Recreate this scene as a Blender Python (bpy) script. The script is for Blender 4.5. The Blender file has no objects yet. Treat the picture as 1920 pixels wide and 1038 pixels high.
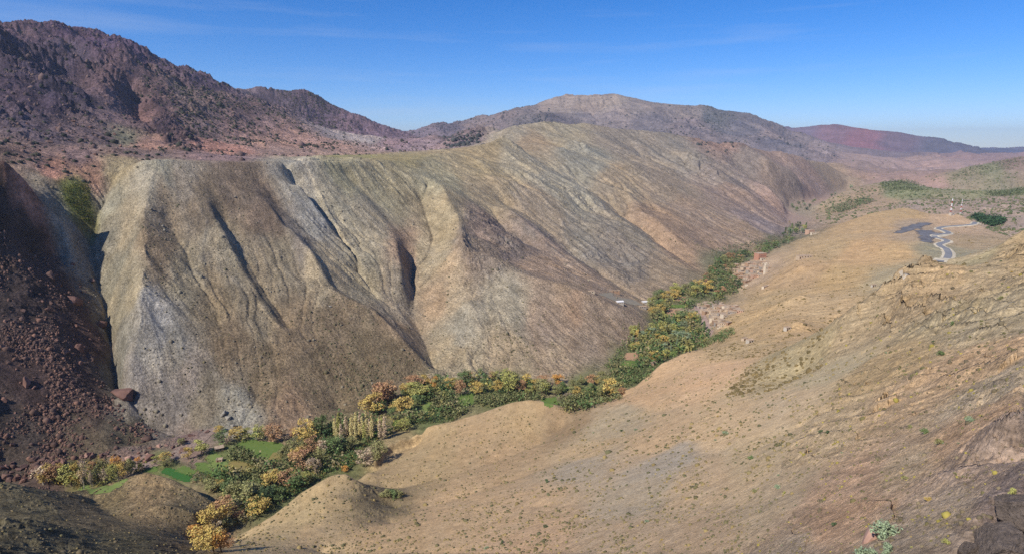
import bpy, math, random, time
import numpy as np
from mathutils import Vector

T0 = time.time()
R = math.radians
CAMZ = 170.0                       # the camera stands 170 m above the valley floor (world z = 0)

# ------------------------------------------------------------------ camera, sky, sun, exposure
scn = bpy.context.scene
cam_d = bpy.data.cameras.new("camera")
cam = bpy.data.objects.new("camera", cam_d)
scn.collection.objects.link(cam)
scn.camera = cam
cam_d.sensor_width = 36.0
cam_d.angle = R(80)
cam_d.clip_start = 0.5
cam_d.clip_end = 60000
cam.location = (0, 0, CAMZ)
PITCH = R(12)
cam.rotation_euler = (R(90) - PITCH, 0, 0)

SUN_EL, SUN_AZ = R(44), R(-134)    # azimuth clockwise from +Y
sun_vec = Vector((math.sin(SUN_AZ) * math.cos(SUN_EL), math.cos(SUN_AZ) * math.cos(SUN_EL), math.sin(SUN_EL)))
world = bpy.data.worlds.new("World")
scn.world = world
world.use_nodes = True
wn = world.node_tree
wn.nodes.clear()
w_out = wn.nodes.new("ShaderNodeOutputWorld")
w_bg = wn.nodes.new("ShaderNodeBackground")
w_sky = wn.nodes.new("ShaderNodeTexSky")
w_sky.sky_type = 'NISHITA'
w_sky.sun_disc = False
w_sky.sun_elevation = SUN_EL
w_sky.sun_rotation = SUN_AZ
w_sky.altitude = 2200
w_sky.air_density = 1.0
w_sky.dust_density = 0.6
w_sky.ozone_density = 4.0
w_bg.inputs['Strength'].default_value = 0.085
w_hs = wn.nodes.new("ShaderNodeHueSaturation")
w_hs.inputs['Saturation'].default_value = 1.35
w_hs.inputs['Value'].default_value = 1.15
wn.links.new(w_sky.outputs[0], w_hs.inputs['Color'])
w_mx = wn.nodes.new("ShaderNodeVectorMath"); w_mx.operation = 'MULTIPLY'
w_mx.inputs[1].default_value = (0.93, 0.96, 1.2)
wn.links.new(w_hs.outputs[0], w_mx.inputs[0])
w_tc = wn.nodes.new("ShaderNodeTexCoord"); w_mp = wn.nodes.new("ShaderNodeMapping")
w_mp.inputs['Rotation'].default_value = (0, R(6), 0); w_mp.inputs['Scale'].default_value = (1.3, 1.3, 16)
w_nz = wn.nodes.new("ShaderNodeTexNoise"); w_nz.inputs['Scale'].default_value = 1.6; w_nz.inputs['Detail'].default_value = 6; w_nz.inputs['Roughness'].default_value = .5
w_mr = wn.nodes.new("ShaderNodeMapRange"); w_mr.inputs[1].default_value = .52; w_mr.inputs[2].default_value = .8; w_mr.inputs[4].default_value = .26
w_cl = wn.nodes.new("ShaderNodeMix"); w_cl.data_type = 'RGBA'; w_cl.inputs['B'].default_value = (6.5, 7.0, 7.8, 1)
wn.links.new(w_tc.outputs['Generated'], w_mp.inputs[0]); wn.links.new(w_mp.outputs[0], w_nz.inputs['Vector']); wn.links.new(w_nz.outputs['Fac'], w_mr.inputs[0])
wn.links.new(w_mr.outputs[0], w_cl.inputs['Factor']); wn.links.new(w_mx.outputs[0], w_cl.inputs['A'])
wn.links.new(w_cl.outputs[2], w_bg.inputs[0])
wn.links.new(w_bg.outputs[0], w_out.inputs[0])
sun_d = bpy.data.lights.new("sun", 'SUN')
sun_d.energy = 4.4
sun_d.angle = R(0.53)
sun_d.color = (1.0, 0.93, 0.82)
sun = bpy.data.objects.new("sun", sun_d)
scn.collection.objects.link(sun)
sun.rotation_euler = sun_vec.to_track_quat('Z', 'Y').to_euler()
scn.view_settings.view_transform = 'Standard'
scn.view_settings.look = 'None'
scn.view_settings.exposure = 0.28
scn.view_settings.gamma = 1.0
scn.cycles.use_denoising = False

# ------------------------------------------------------------------ relief: survey of ridges, gullies and crests
FPX = 960 / math.tan(R(40))
CP, SP = math.cos(PITCH), math.sin(PITCH)
def ray(px, py):
    dx = (px - 960) / FPX; dy = (519 - py) / FPX
    X, Y, Z = dx, CP + dy * SP, -SP + dy * CP
    return math.atan2(X, Y), Z / math.hypot(X, Y)
FL = -170.0                        # floor, relative to the eye

# every line: (sight x, sight y, distance in metres) of points along one ridge, crest or gully
LINES = """
0,903,300 60,915,300 130,921,305 165,930,315
0,1038,165 200,1038,192 370,1038,218
0,970,225 100,985,232 200,1005,228
160,932,318 250,987,262 330,1012,250 388,1012,253
172,926,345 215,900,333 270,884,322 320,897,312 370,920,303 412,948,297
300,945,283 370,960,280
430,1038,225 470,992,236 520,960,240 570,918,245 620,888,245 650,886,243 700,925,235 745,957,226
690,882,288 730,922,263 800,903,262
700,852,310 730,818,330 780,797,335 850,789,330 900,773,330 960,752,325 1000,747,320 1040,758,310 1080,776,303
1050,803,298 1010,832,283 940,862,268 860,885,262 800,903,262
760,962,216 860,935,222 960,900,225 1060,860,233 1120,800,270
1092,770,350 1120,757,350 1160,752,350 1165,730,365 1195,722,370 1240,680,395 1290,657,420 1340,652,440
600,1038,185 700,1038,165 850,1038,140 1000,1038,115 1200,1038,85 1400,1038,62 1500,1038,50 1600,1038,43 1740,1038,36
600,965,220
560,985,214 630,930,226 690,955,218 740,985,204
1000,950,165 1200,950,125 1400,950,90 1600,900,72
1200,850,190 1400,850,140 1500,800,150 1600,800,110
1200,780,265 1400,750,215 1500,700,250 1600,700,175
1400,680,320 1500,650,330
1400,640,440 1500,600,430 1400,600,540 1500,550,560
1750,900,55 1750,800,90 1750,700,140 1750,600,210
1900,800,58 1920,700,100 1920,600,170 1920,520,240
1785,1038,36 1850,965,40 1915,900,45 2000,840,52
1575,632,255 1590,592,268 1640,548,275 1690,520,280 1740,500,290 1800,492,296 1850,475,300 1880,458,305 1920,438,310 2100,400,330
1560,640,420 1590,585,480 1700,515,600 1745,492,620 1830,478,640 1890,450,700 2000,420,700
1500,500,720 1500,472,830
1600,550,560 1600,500,720 1600,450,900 1700,470,780
1390,560,650 1350,600,560 1330,640,500
1390,545,720 1420,530,760 1440,500,870 1470,480,900
1375,503,872 1420,478,960 1450,468,985 1500,448,1000 1560,430,1080 1610,412,1180 1640,397,1280 1700,389,1350 1760,403,1290 1800,402,1240 1835,418,1190 1870,440,1090 1905,452,1000 2000,440,950
1715,425,960 1735,455,850 1747,485,740 1740,498,650
1770,440,950 1792,470,820 1775,497,690
1755,455,880 1760,480,760
1500,392,1800 1560,370,1900 1600,350,2000 1650,340,2050 1700,340,2050 1750,360,1900 1790,378,1850 1830,372,1900 1870,362,2000 1920,355,2050 2100,340,2100
1600,400,1520 1700,382,1650 1850,400,1500 1920,430,1300
1760,336,2700 1820,312,2800 1870,300,2900 1920,291,2900 2100,285,2900
1620,330,3300 1700,325,3400 1760,322,3600
1500,300,5500 1600,298,5500 1700,299,5500 1840,291,6000 1920,286,6500 2100,284,6500
1440,245,8500 1475,240,9000 1540,234,9000 1570,232,9000 1600,237,9000 1660,243,9000 1700,252,9000 1750,262,9000 1800,272,9000 1845,286,9000
1835,282,14000 1880,277,14000 1920,275,14000 2100,272,14000
765,262,4300 800,240,4600 830,236,4700 885,236,4800 940,215,5000 1000,197,5200 1050,181,5400 1090,177,5500 1125,179,5500 1155,175,5500 1200,180,5500 1215,188,5500 1240,195,5500 1300,199,5600 1340,206,5700 1400,215,5800 1440,228,5900 1475,241,6000 1520,258,5800 1570,282,5500
950,232,4300 980,215,4350 1010,206,4400 1035,212,4450 1060,228,4500
1155,175,5500 1170,230,4600 1240,250,4200
1090,177,5500 1060,228,4500
1400,215,5800 1440,262,4600 1500,286,4000
1240,195,5500 1330,240,4700 1400,270,4100
180,324,708 250,308,692 290,302,680 380,303,690 470,305,700 560,303,730 650,303,780 700,300,830 760,302,920 850,287,1100 880,280,1150 925,266,1200 945,262,1230
400,294,1000 600,293,1100 700,290,1250 830,286,1600
945,252,1550 960,233,1650 1000,232,1700 1080,231,1800 1150,240,1850 1204,244,1900 1296,257,2000 1400,275,2250 1497,293,2500 1540,305,2900 1580,316,3300 1650,328,3700
1400,275,2250 1440,300,2050 1500,335,2150 1535,364,2300
1497,293,2500 1530,322,2500 1560,347,2600
1580,330,3000 1610,342,3050
1300,285,1800 1360,290,1950
1000,268,1400 1060,280,1350
1080,231,1800 1150,270,1650 1250,320,1500 1330,360,1420 1400,400,1370 1460,440,1265
1180,300,1420 1240,370,1250 1290,420,1130 1340,472,1050
1296,257,2000 1370,310,1850 1440,360,1700 1475,392,1700
1330,310,1700 1400,365,1550 1455,410,1500
925,266,1200 1000,305,1150 1060,340,1100 1106,366,1060 1160,409,1000 1240,469,900 1300,512,835
960,330,970 1020,400,900 1063,476,800 1130,517,760 1210,566,688
760,302,920 830,352,790 860,410,700 872,468,610 940,500,600 1010,520,575 1100,548,570 1160,575,575 1222,606,585
880,560,535 900,640,485 920,698,445
900,300,1050 900,360,880 940,420,790 985,470,760
290,302,680 270,400,600 265,500,530 262,600,480 243,700,450 260,770,428
350,826,405 262,787,428 222,732,475 205,640,530 195,560,578 168,485,618 180,400,660 212,350,690 245,320,706
60,345,655 110,335,685 180,324,708
0,288,615 50,335,618 75,380,616 115,425,612 155,481,614
0,490,560 0,600,502 0,700,457 0,800,420 0,868,403
60,489,586 120,492,612
100,600,512 100,700,460 100,800,422 100,856,404
190,800,412 250,838,402
160,600,538 170,700,474
185,600,548 196,680,495 210,760,441
225,312,697 218,400,642 220,490,586 230,600,508 234,690,455 246,760,431
540,335,725 600,400,672 650,470,622 700,550,562 760,620,503 815,694,457
420,303,695 500,380,640 580,470,572 620,540,522 690,575,500 760,638,466 806,690,451
350,303,685 400,400,606 450,500,548 530,620,470 640,772,403
312,400,616 362,520,534 432,640,464 484,740,421
480,330,690 530,420,620 580,520,545
600,303,760 680,370,728 740,440,668 748,470,620 755,540,570
720,330,800 760,420,715 767,510,628 777,600,543 815,694,457
-300,60,1700 0,62,1700 60,58,1720 130,55,1800 190,62,1850 215,85,1850 250,100,1900 330,125,2000 370,145,2050 450,167,2350
-200,280,700 0,278,720 100,290,760
-200,200,1000 0,200,1000 0,130,1300
200,285,900 200,200,1200 200,120,1600
230,112,1650 290,200,1300 335,272,1100
250,180,1480 270,260,1150
330,125,2000 430,178,1900 560,228,1800 650,266,1750 720,286,1600
420,280,1200 480,235,1500 560,280,1400
450,172,2500 490,171,2500 510,163,2500 560,170,2550 600,187,2600 640,205,2600 700,236,2700 750,258,2800 790,270,2900 832,284,2900
640,255,2250 740,282,2200
1008,301,1260 1068,336,1200 1114,362,1155 1168,405,1085 1250,465,980 1310,509,880
930,385,840 990,415,790 1060,478,740 1120,515,712
940,381,905 1000,411,870 1067,474,815 1128,512,765
1160,266,1760 1260,316,1600 1340,356,1500 1409,396,1445
640,335,745 680,370,728 740,440,668
650,332,766 690,366,748 750,437,690
509,376,662 588,466,592 629,537,542 699,572,522 768,635,488
408,397,624 458,498,560 540,618,481
840,349,815 870,407,724 882,467,634 952,496,634 1022,516,612 1110,544,602
560,345,690 620,420,645 680,500,590
1380,330,1900 1440,372,1780 1490,398,1740
1180,360,1180 1215,400,1090 1262,440,1000
1188,356,1240 1224,396,1150
790,370,800 815,440,700 826,520,600
"""
# lines outside the view or hidden behind crests: azimuth in degrees, distance, height relative to the eye
HIDDEN = """
-44,430,-128 -44,510,-98
-43.2,600,10 -45,606,20 -46.5,612,36 -47.8,606,38
-43.4,640,-22 -44.6,655,-14 -47,668,4
-49.5,600,-20 -49,690,26
-48,440,-112 -49,520,-88 -48,570,-62
-53,380,-115 -53,480,-90
-44.5,300,-128 -50,300,-115
-53,200,-85 -50,150,-72 -45,160,-82
-30,2100,20 -22,2150,25 -15,2200,0
-10,3300,-70 0,2700,-70 8,3000,-90 15,3300,-110 22,3600,-110
-5,3700,-60 5,3800,-60 15,3900,-90
24,7300,-140 32,7500,-150 40,8000,-120
32,11500,-150 40,11500,-120 48,11500,-120
36,4300,-150 28,4500,-160 44,4000,-150
34,2400,-170 28,2600,-170 40,2400,-150
27,1450,-150 34,1430,-150 40,1150,-150
-50,5000,-50 -30,4500,-50 -15,6500,0 0,8000,0 12,8500,0
-56,3000,200 -45,3200,150
-50,9000,0 -30,9000,0 0,14000,-100 30,16000,-120 -50,16000,0
-54,22,-22 -30,22,-24 0,22,-24 20,22,-23 34,22,-19 42,22,-16 49,22,-14
-40,60,-45 -20,70,-62 0,70,-62 10,50,-44
46,60,-30 48,120,-32 48,250,-26
-30,110,-78 -40,100,-62
48,1000,-110 48,1500,-110
"""
# outline of the flat valley floor (sight points on the floor itself)
FLOOR = [(-40,910),(0,902),(90,892),(180,864),(260,852),(340,836),(380,816),(420,801),(480,808),(560,801),(620,786),(670,770),
 (690,746),(730,723),(800,709),(880,703),(960,701),(1040,709),(1100,711),(1140,681),(1170,651),(1215,621),(1228,601),
 (1212,572),(1250,551),(1312,541),(1330,527),(1322,506),(1360,491),(1410,473),(1465,451),(1474,428),(1472,400),(1478,385),(1540,372),
 (1590,354),(1596,358),(1560,377),(1530,390),(1520,402),(1512,425),(1495,447),(1440,478),(1380,503),(1366,521),(1392,548),(1350,572),(1312,580),(1300,600),(1312,628),
 (1340,648),(1290,672),(1245,698),(1200,735),(1170,765),(1080,795),(1000,795),(900,805),(800,830),(735,860),(690,893),
 (640,915),(580,940),(520,980),(480,1005),(440,1050),(380,1050),(392,1015),(412,985),(425,955),(375,935),(330,922),(270,905),(200,935),(100,935),(0,930)]

T_MIN, T_MAX = R(-54), R(50)
U_MIN, U_MAX = math.log(22.0), math.log(17000.0)

def parse(txt):
    out = []
    for ln in txt.strip().splitlines():
        out.append([tuple(float(v) for v in p.split(',')) for p in ln.split()])
    return out
SEGS = []
for ln in parse(LINES):
    pts = []
    for px, py, r in ln:
        th, tn = ray(px, py)
        pts.append((th, math.log(r), tn * r))
    SEGS.append(pts)
for ln in parse(HIDDEN):
    SEGS.append([(R(a), math.log(r), h) for a, r, h in ln])
floor_tu = []
for px, py in FLOOR:
    th, tn = ray(px, py)
    floor_tu.append((th, math.log(FL / tn)))

def in_poly(T, U, poly):
    inside = np.zeros(T.shape, bool)
    n = len(poly)
    for i in range(n):
        x1, y1 = poly[i]; x2, y2 = poly[(i + 1) % n]
        if y1 == y2: continue
        c = ((y1 > U) != (y2 > U)) & (T < (x2 - x1) * (U - y1) / (y2 - y1) + x1)
        inside ^= c
    return inside

def zoom2(a, shp):
    ny, nx = shp
    yi = np.linspace(0, a.shape[0] - 1, ny); xi = np.linspace(0, a.shape[1] - 1, nx)
    y0 = np.minimum(yi.astype(int), a.shape[0] - 2); x0 = np.minimum(xi.astype(int), a.shape[1] - 2)
    fy = (yi - y0)[:, None]; fx = (xi - x0)[None, :]
    A = a[y0][:, x0]; B = a[y0][:, x0 + 1]; C = a[y0 + 1][:, x0]; D = a[y0 + 1][:, x0 + 1]
    return A * (1 - fy) * (1 - fx) + B * (1 - fy) * fx + C * fy * (1 - fx) + D * fy * fx

def solve_relief():
    h = None
    for d, its in ((0.064, 400), (0.032, 200), (0.016, 150), (0.008, 120), (0.004, 90)):
        nx = int(round((T_MAX - T_MIN) / d)) + 1; ny = int(round((U_MAX - U_MIN) / d)) + 1
        th = np.linspace(T_MIN, T_MAX, nx); us = np.linspace(U_MIN, U_MAX, ny)
        sx = (nx - 1) / (T_MAX - T_MIN); sy = (ny - 1) / (U_MAX - U_MIN)
        acc = np.zeros(nx * ny); cnt = np.zeros(nx * ny)
        TT, UU = np.meshgrid(th, us)
        fl = in_poly(TT, UU, floor_tu)
        for pts in SEGS:
            if len(pts) == 1: pts = pts * 2
            for a, b in zip(pts[:-1], pts[1:]):
                n = int(max(abs(a[0] - b[0]), abs(a[1] - b[1])) / d * 2.5) + 2
                s = np.linspace(0, 1, n)
                ti = a[0] + (b[0] - a[0]) * s; ui = a[1] + (b[1] - a[1]) * s
                ra, rb = math.exp(a[1]), math.exp(b[1])
                hi = (a[2] / ra + (b[2] / rb - a[2] / ra) * s) * np.exp(ui)
                ix = np.rint((ti - T_MIN) * sx).astype(int); iy = np.rint((ui - U_MIN) * sy).astype(int)
                ok = (ix >= 0) & (ix < nx) & (iy >= 0) & (iy < ny)
                k = iy[ok] * nx + ix[ok]
                acc += np.bincount(k, hi[ok], nx * ny); cnt += np.bincount(k, None, nx * ny)
        m = (cnt > 0).reshape(ny, nx)
        val = (acc / np.maximum(cnt, 1)).reshape(ny, nx)
        if fl.any():
            val = np.where(fl & ~m, FL, val); m = m | fl
        h = np.full((ny, nx), -80.0) if h is None else zoom2(h, (ny, nx))
        h = np.where(m, val, h)
        par = (np.add.outer(np.arange(ny), np.arange(nx)) & 1).astype(bool)
        for it in range(its):
            for c in (par, ~par):
                p = np.pad(h, 1, mode='edge')
                av = (p[:-2, 1:-1] + p[2:, 1:-1] + p[1:-1, :-2] + p[1:-1, 2:]) * 0.25
                upd = c & ~m
                h = np.where(upd, h + 1.6 * (av - h), h)
    return h, fl

def blur(a, n, w=None):
    for _ in range(n):
        p = np.pad(a, 1, mode='edge')
        b = (p[:-2] + 2 * p[1:-1] + p[2:])[:, 1:-1] * 0.25
        p = np.pad(b, 1, mode='edge')
        b = (p[:, :-2] + 2 * p[:, 1:-1] + p[:, 2:])[1:-1] * 0.25
        a = b if w is None else a + (b - a) * w
    return a

# ------------------------------------------------------------------ noise
def hash2(ix, iy, seed):
    n = (ix.astype(np.int64) * 374761393 + iy.astype(np.int64) * 668265263 + seed * 1442695041) & 0xffffffff
    n = ((n ^ (n >> 13)) * 1274126177) & 0xffffffff
    return (n ^ (n >> 16)) & 0xffffffff
def perlin(x, y, seed=0):
    x0 = np.floor(x); y0 = np.floor(y)
    fx = (x - x0).astype(np.float32); fy = (y - y0).astype(np.float32)
    ux = fx * fx * fx * (fx * (fx * 6 - 15) + 10); uy = fy * fy * fy * (fy * (fy * 6 - 15) + 10)
    def g(ix, iy, dx, dy):
        a = hash2(ix, iy, seed).astype(np.float32) * np.float32(2 * math.pi / 4294967296.0)
        return np.cos(a) * dx + np.sin(a) * dy
    n00 = g(x0, y0, fx, fy); n10 = g(x0 + 1, y0, fx - 1, fy)
    n01 = g(x0, y0 + 1, fx, fy - 1); n11 = g(x0 + 1, y0 + 1, fx - 1, fy - 1)
    a = n00 + (n10 - n00) * ux; b = n01 + (n11 - n01) * ux
    return (a + (b - a) * uy) * 1.4
def fbm(x, y, octv, seed=0, gain=0.5, ridged=False):
    s = 0; a = 1.0; tot = 0
    for k in range(octv):
        n = perlin(x * 2 ** k + 17.3 * k, y * 2 ** k - 9.1 * k, seed + k)
        if ridged: n = 1 - 2 * np.abs(n)
        s = s + n * a; tot += a; a *= gain
    return s / tot
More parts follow.
